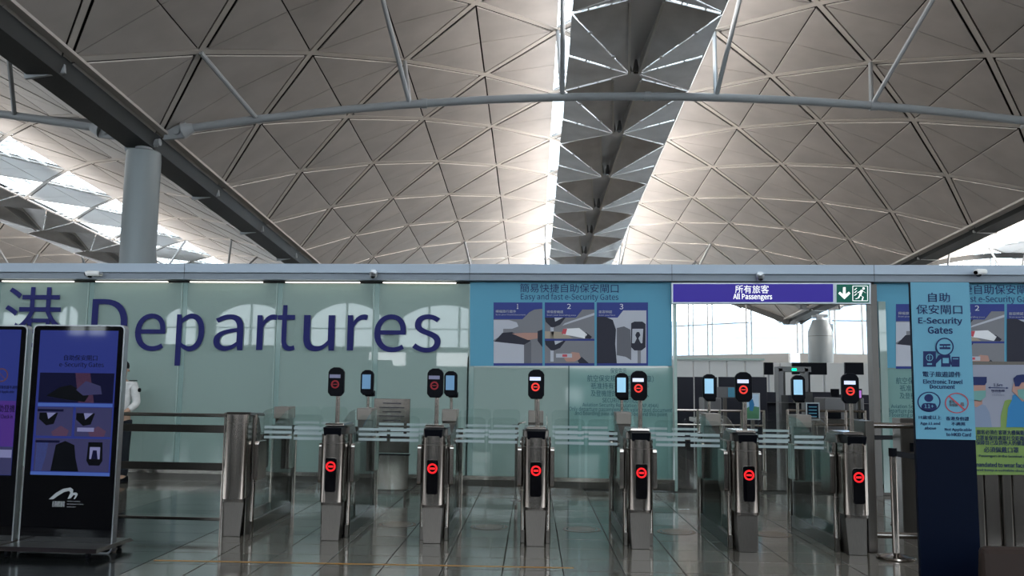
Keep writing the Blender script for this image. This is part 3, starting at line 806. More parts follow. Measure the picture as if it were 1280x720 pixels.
    t2('3', 774.5, 380, 779, 386.5, M['pwhite']); t2('面容辨認', 748.5, 388, 765, 391.5, M['plight']); t2('Scan your face', 748.5, 393, 769, 395.2, M['plight'])
    return root
steps_poster(0, 'wide blue poster of three gate steps above the middle gates', YW - .03, 587.5, 839.5)
steps_poster(500, 'wide blue poster of three gate steps partly hidden by the tall info board', YW - .03, 1093, 1330, True)

def notice(x0, label, xs, k, xend, y0, y1):
    root = thing('passenger_notice', label, 'notice', P(x0, 500, YW - .02), 'sea-green regulation notices below the posters')
    card('film', rect(x0, y0, xend, y1), YW - .015, M['noticeglass'], root, 0.002)
    L_ = lambda x: xs + (x - 713) * k
    yy = lambda y: y + (0 if k == 1 else (3 - (1 if y > 500 else 0)))
    for b, a0, a1, b0, b1 in (('保安告示', 763, 783, 460, 467), ('航空保安規例（第494A章）', 734, 817, 469.5, 477), ('祇准持有有效旅行證件', 738.5, 811, 479, 486), ('及登機證的離境旅客進入', 738.5, 811, 488.5, 495.5),
                              ('SECURITY NOTICE', 753, 797, 498, 503), ('Aviation Security Regulation (CAP.494A)', 728, 823, 504.5, 509.5),
                              ('Only departure passengers with valid travel document', 711.5, 840, 510, 515), ('and boarding pass are allowed beyond this point', 718.5, 834, 515.5, 520)):
        text(b, L_(a0), yy(b0), L_(a1), yy(b1), YW - .016, M['inkgreen'], root, bold=.004)
    return root
notice(710, 'sea-green glass notice of security rules behind the fourth gate', 713, 1.0, 841, 459.5, 598)
notice(1096, 'sea-green glass notice of security rules left of the tall info board', 1098.5, 1.03, 1228, 461, 612)

# lit signs
sg = thing('overhead_sign', 'lit violet-blue sign reading All Passengers over the doorway', 'sign', P(941, 366, YW - .12))
YS = YW - .16
card('sign_box', rect(839.5, 353.5, 1043.5, 379.5), YS + .01, M['frame'], sg, 0.14)
card('sign_face', rect(841.5, 355, 1041.5, 377.5), YS, M['signblue'], sg, 0.01)
text('所有旅客', 919, 356.5, 961, 366.5, YS - .001, M['signwhite'], sg, bold=.02)
text('All Passengers', 916.5, 367, 965, 376, YS - .001, M['signwhite'], sg, bold=.012)
eg = thing('exit_sign', 'lit green emergency exit sign with arrow and running man', 'sign', P(1065, 366, YW - .12))
card('sign_box', rect(1043.8, 353.5, 1088.5, 379.8), YS + .01, M['frame'], eg, 0.14)
card('sign_face', rect(1046, 355.5, 1086.5, 378), YS, M['exitgreen'], eg, 0.01)
card('arrow', [(1053.8, 359), (1057, 359), (1057, 368), (1061, 364.5), (1063, 366.8), (1055.5, 374), (1048, 366.8), (1050, 364.5), (1053.8, 368)], YS - .002, M['signwhite'], eg)
mb = MB()
for a, b in (((1066, 357.5), (1084.5, 357.5)), ((1084.5, 357.5), (1084.5, 376)), ((1084.5, 376), (1066, 376)), ((1066, 376), (1066, 357.5))):
    mb.bar(P(*a, YS - .002), P(*b, YS - .002), .008, .004, (0, 1, 0))
mb.build('pictogram_border', M['signwhite'], eg)
mb = MB()
def stick(mb, a, b, w, Y): mb.bar(P(*a, Y), P(*b, Y), .004, w, (0, 1, 0)) if False else mb.prism([P(a[0] - w, a[1] - w * .3, Y), P(a[0] + w, a[1] + w * .3, Y), P(b[0] + w, b[1] + w * .3, Y), P(b[0] - w, b[1] - w * .3, Y)], (0, .002, 0))
mb.prism([P(x, y, YS - .003) for x, y in circ(1079.5, 360.5, 1.5, 12)], (0, .002, 0))
for a, b, w in (((1077.5, 362.5), (1075, 369), 1.3), ((1077.5, 363), (1082, 366), .6), ((1077, 363), (1072, 366), .6), ((1075, 368.5), (1079, 371.5), .8), ((1079, 371.5), (1077.5, 375.5), .7), ((1075, 369), (1073, 372.5), .8), ((1073, 372.5), (1069.5, 373.5), .7)):
    stick(mb, a, b, w, YS - .003)
for y in (360, 363.5, 367): stick(mb, (1068, y + 2.5), (1071, y), .5, YS - .003)
mb.build('running_man', M['signwhite'], eg)

# security cameras on the header
def cctv(x, y, label, dome=False):
    q = P(x, y, YW - .30); root = thing('security_camera', label, 'camera', q, 'small cameras along the header beam')
    yb = YW - .19
    if dome:
        mb = MB(); mb.tube([(q.x, yb, q.z + .03), (q.x, yb - .08, q.z + .03)], .05, 14); mb.build('mount', M['rim'], root)
        mb = MB(); mb.lathe((q.x, yb - .07, q.z - .05), [(.02, 0), (.045, .012), (.058, .04), (.062, .07), (.05, .085)], 18); mb.build('housing', M['rim'], root)
        mb = MB(); mb.lathe((q.x, yb - .10, q.z - .06), [(.012, 0), (.03, .01), (.035, .03)], 14); mb.build('lens', M['blackgloss'], root)
    else:
        mb = MB(); mb.tube([(q.x + .09, yb, q.z + .02), (q.x + .07, yb - .05, q.z + .02)], .032, 12); mb.build('mount', M['rim'], root)
        mb = MB(); mb.tube([(q.x + .08, yb - .06, q.z + .02), (q.x - .05, yb - .13, q.z + .01), (q.x - .085, yb - .15, q.z)], [.04, .045, .038], 14); mb.build('housing', M['white'], root)
        mb = MB(); mb.tube([(q.x - .085, yb - .151, q.z - .002), (q.x - .09, yb - .156, q.z - .004)], .028, 12); mb.build('lens', M['blackgloss'], root)
        mb = MB(); mb.lathe((q.x - .03, yb - .11, q.z - .055), [(.015, 0), (.035, .012), (.04, .03)], 14); mb.build('sensor', M['blackgloss'], root)
    return root
cctv(115, 343, 'small white camera on the header above the Chinese character')
cctv(466, 343, 'small domed camera on the header above the letters r and e', True)
cctv(951, 346, 'small domed camera on the header above the violet-blue sign', True)
cctv(1226, 341, 'small white camera on the header above the tall info board')

# ------------------------------------------------------------------ gates
def ang_shell(mb, r, x0, y0, z0, z1, a0, a1, n=14, t=0.012):
    """upright shell that follows an arc in plan (a cylinder front)"""
    ra, rb = r, r - t
    base = len(mb.v)
    for i in range(n + 1):
        a = a0 + (a1 - a0) * i / n
        for rr in (ra, rb):
            for z in (z0, z1): mb.v.append(Vector((x0 + rr * cos(a), y0 + rr * sin(a), z)))
    for i in range(n):
        b = base + 4 * i; c = b + 4
        mb.f += [(b, c, c + 1, b + 1), (b + 3, c + 3, c + 2, b + 2), (b + 1, c + 1, c + 3, b + 3), (b + 2, c + 2, c, b)]
    mb.f += [(base, base + 1, base + 3, base + 2), (base + 4 * n, base + 4 * n + 2, base + 4 * n + 3, base + 4 * n + 1)]
    mb.smooth = True
def make_gate(kind='reader'):
    root = thing('security_gate', 'x', 'security gate', (0, 0, 0), 'row of stainless security gates')
    top = 1.0 if kind == 'reader' else 1.17
    # front column: bulging half round, from under the tray to the arched recess
    mb = MB(); n = 16
    prof = [(0.116 * sin(a), -0.05 - 0.095 * cos(a)) for a in [(-pi / 2 + pi * i / n) for i in range(n + 1)]]
    prof = prof + [(0.116, 0.06), (-0.116, 0.06)]
    mb.prism([(x, y, 0.36) for x, y in prof], (0, 0, top - 0.36)); mb.smooth = True; mb.build('front_column', M['steel'], root)
    mb = MB(); pr2 = [(x * 1.01, y - .0015 if y < 0 else y) for x, y in prof]; mb.prism([(x, y, top - .085) for x, y in pr2], (0, 0, .003)); mb.build('column_seam', M['steeldark'], root)
    # recessed foot
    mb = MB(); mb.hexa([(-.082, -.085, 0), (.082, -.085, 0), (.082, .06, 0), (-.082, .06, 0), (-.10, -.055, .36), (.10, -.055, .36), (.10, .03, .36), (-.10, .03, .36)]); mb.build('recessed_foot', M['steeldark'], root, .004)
    mb = MB()
    for i in range(8):
        a, b = -pi / 2 + pi * i / 8, -pi / 2 + pi * (i + 1) / 8
        q = [(.105 * sin(a), -.06 - .085 * cos(a)), (.105 * sin(b), -.06 - .085 * cos(b))]
        z0_ = .36 - .02 * abs(sin(a)) - .0; z1_ = .36 - .02 * abs(sin(b))
        mb.hexa([(q[0][0], q[0][1], z0_ - .012), (q[1][0], q[1][1], z1_ - .012), (q[1][0] * .9, q[1][1] + .012, z1_ - .012), (q[0][0] * .9, q[0][1] + .012, z0_ - .012), (q[0][0], q[0][1], .361), (q[1][0], q[1][1], .361), (q[1][0] * .9, q[1][1] + .012, .361), (q[0][0] * .9, q[0][1] + .012, .361)])
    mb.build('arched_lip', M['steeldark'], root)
    # side posts
    for sx in (-1, 1):
        mb = MB(); mb.tube([(sx * .112, .13, 0), (sx * .112, .13, top - .005)], .031, 16); mb.build('post', M['steel'], root)
        mb = MB(); mb.tube([(sx * .112, .13, .49), (sx * .112, .13, .494)], .0325, 16); mb.build('post_seam', M['steeldark'], root)
        # side glass, sloping down towards the front
        mb = MB(); mb.prism([(sx * .115, .09, .12), (sx * .115, 1.50, .12), (sx * .115, 1.56, 1.19), (sx * .115, 1.25, 1.17), (sx * .115, .75, 1.03), (sx * .115, .09, .96)], (sx * .010, 0, 0)); mb.build('side_glass', M['clear'], root)
        mb = MB(); mb.box((sx * .118, .80, .06), (.035, 1.42, .12)); mb.build('bottom_rail', M['steeldark'], root, .004)
        mb = MB(); pts = rrect(.08, .52, .36, .90, .03); mb.prism([(sx * .135, y, z) for y, z in pts], (sx * .042, 0, 0)); mb.build('flap_housing', M['steel'], root, .005)
        mb = MB(); pts = rrect(1.22, .52, 1.48, .90, .03); mb.prism([(sx * .135, y, z) for y, z in pts], (sx * .036, 0, 0)); mb.build('flap_housing', M['steel'], root, .005)
        mb = MB(); mb.tube([(sx * .118, 1.62, 0), (sx * .118, 1.62, .99)], .031, 16); mb.build('post', M['steel'], root)
    # spine between the two sides
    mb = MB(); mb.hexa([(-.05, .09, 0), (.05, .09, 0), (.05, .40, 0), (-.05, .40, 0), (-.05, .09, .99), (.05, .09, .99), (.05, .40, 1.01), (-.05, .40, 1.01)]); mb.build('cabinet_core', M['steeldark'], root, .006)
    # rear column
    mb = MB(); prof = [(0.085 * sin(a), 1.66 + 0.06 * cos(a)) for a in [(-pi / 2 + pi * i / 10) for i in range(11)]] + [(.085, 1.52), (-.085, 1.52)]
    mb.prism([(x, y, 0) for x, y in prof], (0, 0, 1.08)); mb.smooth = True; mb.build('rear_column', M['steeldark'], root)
    mb = MB(); mb.hexa([(-.085, 1.44, 1.07), (.085, 1.44, 1.07), (.085, 1.74, 1.07), (-.085, 1.74, 1.07), (-.085, 1.44, 1.205), (.085, 1.44, 1.205), (.085, 1.74, 1.205), (-.085, 1.74, 1.205)]); mb.build('rear_tray', M['traysteel'], root, .008)
    # flap doors: rounded glass leaves with three white stripes
    for sx in (-1, 1):
        for y in (.22, 1.36):
            x0, x1 = (sx * .175, sx * .475); a, b = min(x0, x1), max(x0, x1)
            mb = MB(); mb.prism([(x, y, z) for x, z in rrect(a, .18, b, 1.22 if y > 1 else 1.17, .05)], (0, .010, 0)); fl = mb.build('flap', M['clear'], root)
            zb = .935
            for j in range(3):
                mb = MB(); mb.box(((a + b) / 2, y - .0015, zb + .05 * j), (b - a - .02, .002, .026)); mb.build('stripe', M['stripe'], fl)
    if kind != 'reader':
        mb = MB(); mb.hexa([(-.13, -.05, top - .01), (.13, -.05, top - .01), (.13, .42, top - .03), (-.13, .42, top - .03), (-.12, -.03, top + .02), (.12, -.03, top + .02), (.12, .40, top), (-.12, .40, top)]); mb.build('top_cap', M['steeldark'], root, .005)
        for sx in (-1, 1):
            mb = MB(); mb.prism([(sx * .10, -.03, .0), (sx * .10, .14, .0), (sx * .10, .30, .6), (sx * .10, .34, 1.0), (sx * .10, .28, 1.12), (sx * .10, .14, top), (sx * .10, -.03, top)], (sx * .012, 0, 0)); mb.build('side_plate', M['steeldark'], root, .003)
        return root
    # indicator window with no-entry ring
    mb = MB(); mb.prism([(x, -.155, z) for x, z in rrect(-.053, .462, .053, .78, .02)], (0, .03, 0)); ip = mb.build('indicator_window', M['blackgloss'], root)
    mb = MB()
    for q in ringpts((0, .70), .032, .047, 28): mb.prism([(x, -.158, z) for x, z in q], (0, .003, 0))
    mb.build('indicator_ring', M['red'], ip)
    mb = MB(); mb.box((0, -.1575, .70), (.048, .003, .018)); mb.build('indicator_bar', M['red'], ip)
    # document reader tray
    mb = MB(); mb.hexa([(-.082, -.13, .985), (.082, -.13, .985), (.082, .12, .985), (-.082, .12, .985), (-.088, -.15, 1.065), (.088, -.15, 1.065), (.088, .14, 1.085), (-.088, .14, 1.085)]); mb.build('document_reader', M['black'], root, .006)
    mb = MB(); mb.hexa([(-.095, -.06, 1.08), (.095, -.06, 1.08), (.11, .30, 1.05), (-.11, .30, 1.05), (-.085, -.05, 1.10), (.085, -.05, 1.10), (.11, .30, 1.10), (-.11, .30, 1.10)]); mb.build('reader_hood', M['steel'], root, .004)
    mb = MB(); mb.hexa([(-.12, .06, .99), (.12, .06, .99), (.12, .42, .99), (-.12, .42, .99), (-.12, .08, 1.06), (.12, .08, 1.06), (.11, .36, 1.08), (-.11, .36, 1.08)]); mb.build('cabinet_shoulder', M['steeldark'], root, .008)
    # pole and camera head
    mb = MB(); mb.tube([(0.01, .02, 1.09), (0.01, .02, 1.40)], .021, 14); mb.build('pole', M['steel'], root)
    def head(cx_, y, z0, z1, w, nm):
        r_ = .035
        pts = [(-w / 2, z0 + .04), (-w / 2 + .03, z0 + .005), (w / 2 - .03, z0 + .005), (w / 2, z0 + .04), (w / 2, z1 - .045), (w / 2 - .018, z1 - .018), (w / 2 - .05, z1), (-w / 2 + .05, z1), (-w / 2 + .018, z1 - .018), (-w / 2, z1 - .045)]
        mb = MB(); mb.prism([(cx_ + x, y, z) for x, z in pts], (0, .055, 0)); return mb.build(nm, M['black'], root, .008)
    h = head(-.005, -.035, 1.355, 1.64, .155, 'camera_head')
    mb = MB(); mb.box((-.015, -.037, 1.553), (.105, .004, .034)); mb.build('screen_label', M['label'], h)
    mb = MB()
    for q in ringpts((-.012, 1.475), .026, .040, 28): mb.prism([(x, -.039, z) for x, z in q], (0, .003, 0))
    mb.build('screen_ring', M['redsoft'], h)
    mb = MB(); mb.box((-.012, -.0385, 1.475), (.04, .003, .009)); mb.build('screen_bar', M['redsoft'], h)
    # rear pole and camera head
    mb = MB(); mb.tube([(.0, 1.66, 1.2), (.0, 1.66, 1.36)], .016, 12); mb.build('rear_pole', M['steel'], root)
    mb = MB(); mb.box((.02, 1.665, 1.37), (.11, .09, .07)); mb.build('scanner_chin', M['black'], root, .012)
    h2 = head(-.005, 1.58, 1.345, 1.64, .15, 'rear_camera_head')
    mb = MB(); mb.box((-.012, 1.578, 1.505), (.098, .004, .165)); mb.build('screen', M['cyan'], h2)
    return root
proto = make_gate('reader'); gates = []
ords = ['second', 'third', 'fourth', 'fifth', 'sixth', 'seventh']
extra = ['its head ring dim', 'its head ring dim', 'facing straight on, below the poster', 'in front of the sea-green notice', 'below the violet-blue sign', 'rightmost, beside the belt stanchion']
for i, x in enumerate(LANES):
    o = proto if i == 0 else copy_tree(proto); gates.append(o)
    o.location = (x, 8.48 + 0.0 * i, 0); o.rotation_euler = (0, 0, -LN)
    o['label'] = 'stainless security gate with camera pole, %s in the row, %s' % (ords[i], extra[i])
for i, o in enumerate(gates):
    if i < 2:
        for h in o.children:
            if h.name.split('.')[0] == 'camera_head':
                for c in h.children:
                    c.data = c.data.copy(); c.data.materials[0] = M['labeldim'] if 'label' in c.name else M['reddim']
            if h.name.split('.')[0] == 'rear_camera_head':
                for c in h.children: c.data = c.data.copy(); c.data.materials[0] = M['cyandim']
def drop_flaps(g, sign):
    for c in list(g.children):
        if c.name.split('.')[0] == 'flap' and sum(v.co.x for v in c.data.vertices) * sign > 0:
            for k in list(c.children): bpy.data.objects.remove(k)
            bpy.data.objects.remove(c)
drop_flaps(o, 1)
g0 = make_gate('plain')
drop_flaps(g0, -1)
g0.location = (-3.37, 8.55, 0); g0.rotation_euler = (0, 0, -LN)
g0['label'] = 'stainless gate end cabinet without camera pole, leftmost of the row'

# ------------------------------------------------------------------ left railing
rl = thing('glass_railing', 'steel tube railing with glass between the black kiosk and the leftmost cabinet', 'railing', (-4.2, 8.6, 0))
Yr = 8.60
for y, hgt, dp, m in ((518, .035, .05, 'steel'), (535, .075, .012, 'steeldark'), (582, .075, .012, 'steeldark'), (647, .03, .04, 'steel')):
    q = P(200, y, Yr); mb = MB(); mb.box((-4.42, Yr, q.z), (1.86, dp, hgt)); mb.build('rail', M[m], rl, .006)
mb = MB(); mb.box((-4.42, Yr, .66), (1.80, .01, .96)); mb.build('glass_infill', M['clear'], rl)
for x in (-5.35, -3.52):
    mb = MB(); mb.tube([(x, Yr, 0), (x, Yr, 1.18)], .025, 14); mb.build('post', M['steel'], rl)

# ------------------------------------------------------------------ kiosks
def kiosk(dx, label, Y, content):
    c = P(78 + dx, 690, Y)
    root = thing('display_kiosk', label, 'display kiosk', (c.x, Y, 0), 'black display kiosks by the left edge')
    q = [P(x + dx, y, Y) for x, y in ((45, 405.5), (158, 405.5), (19, 689), (138, 690))]
    x0, x1 = (q[0].x + q[2].x) / 2, (q[1].x + q[3].x) / 2; z1, z0 = q[0].z, q[2].z
    mb = MB(); mb.prism([(x, Y, z) for x, z in rrect(x0, z0, x1, z1, .045, 5)], (0, .07, 0)); mb.build('rim', M['rim'], root)
    mb = MB(); mb.prism([(x, Y - .003, z) for x, z in rrect(x0 + .012, z0 + .012, x1 - .012, z1 - .012, .038, 5)], (0, .01, 0)); fr = mb.build('front_glass', M['blackgloss'], root)
    mb = MB(); mb.hexa([(x0 - .02, Y - .30, .055), (x1 + .03, Y - .30, .055), (x1 + .03, Y + .32, .055), (x0 - .02, Y + .32, .055), (x0 - .0, Y - .26, .085), (x1 + .01, Y - .26, .085), (x1 + .01, Y + .30, .085), (x0, Y + .30, .085)]); mb.build('base_plate', M['steeldark'], root, .004)
    mb = MB(); mb.box(((x0 + x1) / 2, Y + .035, .09), (.5, .06, .08)); mb.build('neck', M['black'], root)
    for cx_ in (x0 + .07, x1 - .07):
        for cy_ in (Y - .24, Y + .26):
            mb = MB(); mb.tube([(cx_ - .012, cy_, .028), (cx_ + .012, cy_, .028)], .028, 14); mb.box((cx_, cy_, .05), (.03, .03, .02)); mb.build('castor', M['black'], root)
    content(root, x0, x1, z0, z1, Y)
    return root
def k2(root, x0, x1, z0, z1, Y):
    w = x1 - x0; ys = Y - .006
    X = lambda t: x0 + w * t
    def R(nm, a, b, c, d, m, par, dy=0.0):
        mb = MB(); mb.box(((X(a) + X(b)) / 2, ys - dy, (c + d) / 2), (X(b) - X(a), .002, d - c)); return mb.build(nm, M[m], par)
    def Zp(y): return P(80, y, Y).z
    scr = R('screen', .085, .935, Zp(594), Zp(413), 'screenblue', root)
    def poly(nm, pts, m, dy): mb = MB(); mb.prism([(X(a), ys - dy, Zp(b)) for a, b in pts], (0, .002, 0)); return mb.build(nm, M[m], scr)
    R('picture', .115, .92, Zp(503), Zp(466), 'screendk', scr, .003)
    poly('picture_shape', [(.5, 466), (.66, 466), (.72, 503), (.55, 503)], 'screenwarm', .004)
    poly('picture_shape', [(.2, 495), (.34, 484), (.46, 481), (.66, 494), (.62, 502), (.4, 499)], 'black', .006)
    poly('picture_shape', [(.52, 487), (.62, 476), (.78, 482), (.80, 492), (.6, 494)], 'screenmid', .007)
    R('picture_strip', .115, .92, Zp(508), Zp(504), 'screenblue2', scr, .003)
    R('picture', .115, .50, Zp(545), Zp(509), 'screenmid', scr, .003); R('picture', .53, .92, Zp(545), Zp(509), 'screenmid', scr, .003)
    for o_ in (0, .40):
        poly('picture_shape', [(.14 + o_, 516), (.34 + o_, 516), (.30 + o_, 530), (.22 + o_, 532), (.14 + o_, 524)], 'black', .005)
        poly('picture_shape', [(.22 + o_, 516), (.32 + o_, 516), (.24 + o_, 524)], 'screenwhite', .006)
        poly('picture_shape', [(.28 + o_, 540), (.38 + o_, 532), (.47 + o_, 538), (.45 + o_, 545), (.3 + o_, 545)], 'screenwarm', .006)
    poly('picture_shape', [(.56, 534), (.74, 534), (.74, 539), (.56, 539)], 'screenwhite', .007)
    R('picture', .115, .92, Zp(589), Zp(548), 'screenmid', scr, .003)
    poly('picture_shape', [(.13, 589), (.13, 552), (.26, 552), (.24, 570), (.2, 589)], 'screenblue2', .004)
    poly('picture_shape', [(.30, 589), (.32, 572), (.34, 556), (.44, 551), (.54, 556), (.56, 572), (.60, 589)], 'black', .005)
    poly('picture_shape', [(.69, 552), (.84, 552), (.85, 575), (.82, 581), (.71, 581), (.68, 575)], 'black', .006)
    poly('picture_shape', [(.71, 558), (.82, 558), (.82, 573), (.71, 573)], 'screenwhite', .007)
    poly('picture_shape', [(.745, 562), (.785, 562), (.80, 573), (.73, 573)], 'screendk', .008)
    R('picture_strip', .085, .935, Zp(594), Zp(590), 'screenblue2', scr, .003)
    for nm, a in (('heading_bar', (.12, .40, 511.5, 514.5)), ('heading_bar', (.12, .38, 550.5, 553.5))):
        R(nm, a[0], a[1], Zp(a[3]), Zp(a[2]), 'screendk', scr, .008)
    xa, xb = 80, 124
    text('e-Security Gates', 74, 453, 130, 460, ys - .003, M['screendk'], root)
    text('自助保安閘口', 80, 444, 122, 450.5, ys - .003, M['screendk'], root)
    # airport emblem: a swooping arc with two smaller waves
    pts = [(61, 624), (70, 616), (79, 611), (88, 609.5), (91.5, 612), (91, 616), (95, 615.5), (97.2, 617.5), (96, 620.5), (93.5, 623.8), (92, 623.8), (94.2, 619.2), (92, 618.6), (88, 623), (84.5, 623.6), (88, 616), (86.5, 613.5), (80, 615), (72, 620), (66.5, 624)]
    card('emblem', pts, ys - .002, M['logogrey'], root, .002)
    text('香港國際機場', 65, 626.5, 81, 633.5, ys - .002, M['logogrey'], root)
    text('HONG KONG\nINTERNATIONAL\nAIRPORT', 83.5, 626.5, 105, 634, ys - .002, M['logogrey'], root)
def k1(root, x0, x1, z0, z1, Y):
    w = x1 - x0; ys = Y - .006
    X = lambda t: x0 + w * t
    def Zp(y): return P(10, y, Y).z
    def R(nm, a, b, c, d, m, par, dy=0.0):
        mb = MB(); mb.box(((X(a) + X(b)) / 2, ys - dy, (Zp(c) + Zp(d)) / 2), (X(b) - X(a), .002, abs(Zp(d) - Zp(c)))); return mb.build(nm, M[m], par)
    scr = R('screen', .085, .935, 412, 594, 'screenblue', root)
    R('colour_block', .085, .935, 501, 558, 'screenpurple', scr, .003)
    R('colour_block', .085, .935, 558.5, 593.5, 'screenmid', scr, .003)
    R('colour_block', .68, .93, 562, 572, 'screenwhite', scr, .004)
    mb = MB()
    for q in ringpts((X(.76), Zp(469)), .05, .062, 24): mb.prism([(a, ys - .006, b) for a, b in q], (0, .002, 0))
    mb.bar((X(.76) - .038, ys - .006, Zp(469) + .038), (X(.76) + .038, ys - .006, Zp(469) - .038), .002, .010, (0, 1, 0)); mb.build('prohibition_symbol', M['screenwarm'], scr)
    text('香港身份證不適用', -6, 482, 22, 486, ys - .004, M['screendk'], root)
    text('Not Applicable', -4, 488, 18, 492, ys - .004, M['screendk'], root)
    text('自助登機', -8, 506, 19, 515, ys - .004, M['screendk'], root); text('Self Check-in', -6, 518, 16, 523, ys - .004, M['screendk'], root)
kiosk(0, 'tall black display kiosk showing three blue step pictures, right-hand of the pair', 7.5, k2)
kiosk(-123, 'tall black display kiosk cut by the left edge of the picture', 7.5, k1)

# ------------------------------------------------------------------ tall info board
YB = 5.5
ib = thing('info_board', 'tall slim light blue E-Security Gates board with dark navy lower half', 'info board', (P(1180, 550, YB).x, YB, 0))
qa, qb = P(1139, 352.5, YB), P(1213, 351.5, YB)
bx0, bx1 = (qa.x + P(1150, 720, YB).x) / 2, (qb.x + P(1225.5, 720, YB).x) / 2
zt, zs = qa.z, P(1180, 549.5, YB).z
mb = MB(); mb.box(((bx0 + bx1) / 2, YB + .02, (zt + .04) / 2), (bx1 - bx0, .035, zt - .04)); mb.build('panel', M['boardnavy'], ib, .003)
mb = MB(); mb.box(((bx0 + bx1) / 2, YB + .001, (zt + zs) / 2), (bx1 - bx0 - .001, .003, zt - zs - .002)); mb.build('upper_print', M['boardblue'], ib)
mb = MB(); mb.box(((bx0 + bx1) / 2, YB + .03, .02), (bx1 - bx0 + .08, .36, .04)); mb.build('foot', M['steeldark'], ib, .005)
Yt = YB - .002
for b, x0, y0, x1, y1, bo in (('自助', 1160.5, 366, 1187, 377.5, .02), ('保安閘口', 1145.5, 381, 1202.5, 392.5, .02), ('E-Security', 1148, 397, 1202.5, 406.5, .012), ('Gates', 1160, 408.5, 1190.5, 417, .012),
                          ('電子旅遊證件', 1153.5, 464.5, 1201, 471, .012), ('Electronic Travel', 1154, 474.5, 1203, 479.5, .008), ('Document', 1162.5, 481, 1193.5, 485.8, .008),
                          ('11歲或以上', 1148.5, 519.5, 1176.5, 524, .008), ('Age 11 and', 1150.5, 527.5, 1175, 531.7, .006), ('above', 1156, 533.2, 1170, 536.8, .006),
                          ('香港身份證', 1182.5, 521, 1211, 525.5, .008), ('不適用', 1189, 527.5, 1206, 532, .008), ('Not Applicable', 1181, 535.3, 1214.5, 539.4, .006), ('to HKID Card', 1183, 541, 1213.5, 545.2, .006)):
    text(b, x0, y0, x1, y1, Yt, M['ink'], ib, bold=bo)
card('passport_icon', rect(1154, 439, 1170, 458.5), Yt, M['ink'], ib, .002)
ringcard('globe_icon', 1162, 447, 3.6, 4.4, Yt - .002, M['boardblue'], ib, t=.001)
mb = MB()
for a, b in (((1157.8, 447), (1166.2, 447)), ((1162, 442.8), (1162, 451.2))): stick(mb, a, b, .3, Yt - .002)
mb.prism([P(x, y, Yt - .002) for x, y in rect(1159, 454, 1165, 456)], (0, .001, 0)); mb.build('globe_icon', M['boardblue'], ib)
card('phone_icon', [(1176.5, 444), (1188, 444), (1188, 458.5), (1176.5, 458.5)], Yt, M['ink'], ib, .002)
card('phone_icon', [(1178.5, 447.5), (1186, 447.5), (1186, 454), (1178.5, 454)], Yt - .002, M['boardblue'], ib, .001)
card('card_icon', [(1189.5, 446), (1199.5, 446), (1199.5, 458.5), (1189.5, 458.5)], Yt, M['ink'], ib, .002)
card('card_icon', [(1191, 448), (1198, 448), (1198, 449), (1191, 449)], Yt - .002, M['boardblue'], ib, .001)
card('bubble_icon', [(1173, 444), (1166, 456), (1168, 456.5), (1178, 447), (1186, 447), (1188.5, 456), (1190, 456), (1187, 443)], Yt - .003, M['ink'], ib, .001)
card('bubble_icon', circ(1180.8, 433.5, 10.3), Yt - .0045, M['boardblue'], ib, .001)
ringcard('bubble_icon', 1180.8, 433.5, 9.8, 11.4, Yt - .006, M['ink'], ib, t=.001)
card('chip_icon', rect(1174.5, 430, 1188, 432.2), Yt - .006, M['ink'], ib, .001); card('chip_icon', rect(1174.5, 434, 1188, 436.5), Yt - .006, M['ink'], ib, .001)
ringcard('chip_icon', 1181.2, 433.2, 1.2, 2.2, Yt - .0075, M['ink'], ib, t=.001)
ringcard('age_icon', 1161.3, 502.3, 13.0, 14.6, Yt, M['ink'], ib, sy=.87, t=.002)
card('age_icon', [(1161 + 5.6 * cos(a * pi / 12), 497.5 + 4.9 * sin(a * pi / 12)) for a in range(24)], Yt, M['ink'], ib, .002)
card('age_icon', [(1152, 512), (1151.8, 507.5), (1154, 504.3), (1159, 503.6), (1164, 503.7), (1169, 504.5), (1171, 508), (1170.5, 512), (1166, 514), (1161, 514.7), (1156, 514)], Yt, M['ink'], ib, .002)
text('11+', 1155.5, 505.5, 1167, 510, Yt - .003, M['boardblue'], ib)
ringcard('prohibition_icon', 1196, 503.8, 13.6, 14.9, Yt - .003, M['pred'], ib, sy=.86, t=.001)
card('prohibition_icon', [(1185.8, 496), (1187.2, 494.6), (1206.5, 511.5), (1205.3, 513)], Yt - .003, M['pred'], ib, .001)
card('id_card_icon', [(1185, 499), (1206, 502), (1206, 511), (1185, 507)], Yt, M['boardblue'], ib, .002)
text('香港\n身份證', 1186.5, 500, 1197, 508, Yt - .0015, M['pmid'], ib)
card('id_card_icon', [(1201, 503), (1204.5, 503), (1205.5, 508), (1200, 508)], Yt - .0015, M['pmid'], ib, .001)

# ------------------------------------------------------------------ mask poster in front of a steel counter on the right
YC = 7.9
ct = thing('steel_counter', 'upright brushed steel barrier cabinet below the mask poster at the right edge', 'barrier', (P(1270, 690, YC).x, YC + .1, 0))
xa = P(1219, 640, YC).x
zc = P(1250, 594, YC).z
for i in range(6):
    w_ = (.11, .14, .09, .12, .12, .16)[i]; x_ = xa + sum((.11, .14, .09, .12, .12, .16)[:i]) + w_ / 2
    mb = MB(); mb.box((x_, YC + .1 + .02 * (i % 2), (zc + .0) / 2 + .02), (w_ - .012, .10, zc - .02)); mb.build('upright_panel', M['steel'] if i % 2 else M['steeldark'], ct, .012)
mb = MB(); mb.box((xa + .38, YC + .14, .04), (.78, .2, .08)); mb.build('plinth', M['steeldark'], ct)
mb = MB(); mb.box((xa + .38, YC + .12, (1.70 + zc) / 2), (.74, .02, 1.70 - zc + .1)); mb.build('poster_back', M['steeldark'], ct)
mp = thing('mask_poster', 'white and green poster of two masked people standing apart', 'poster', P(1260, 520, YC))
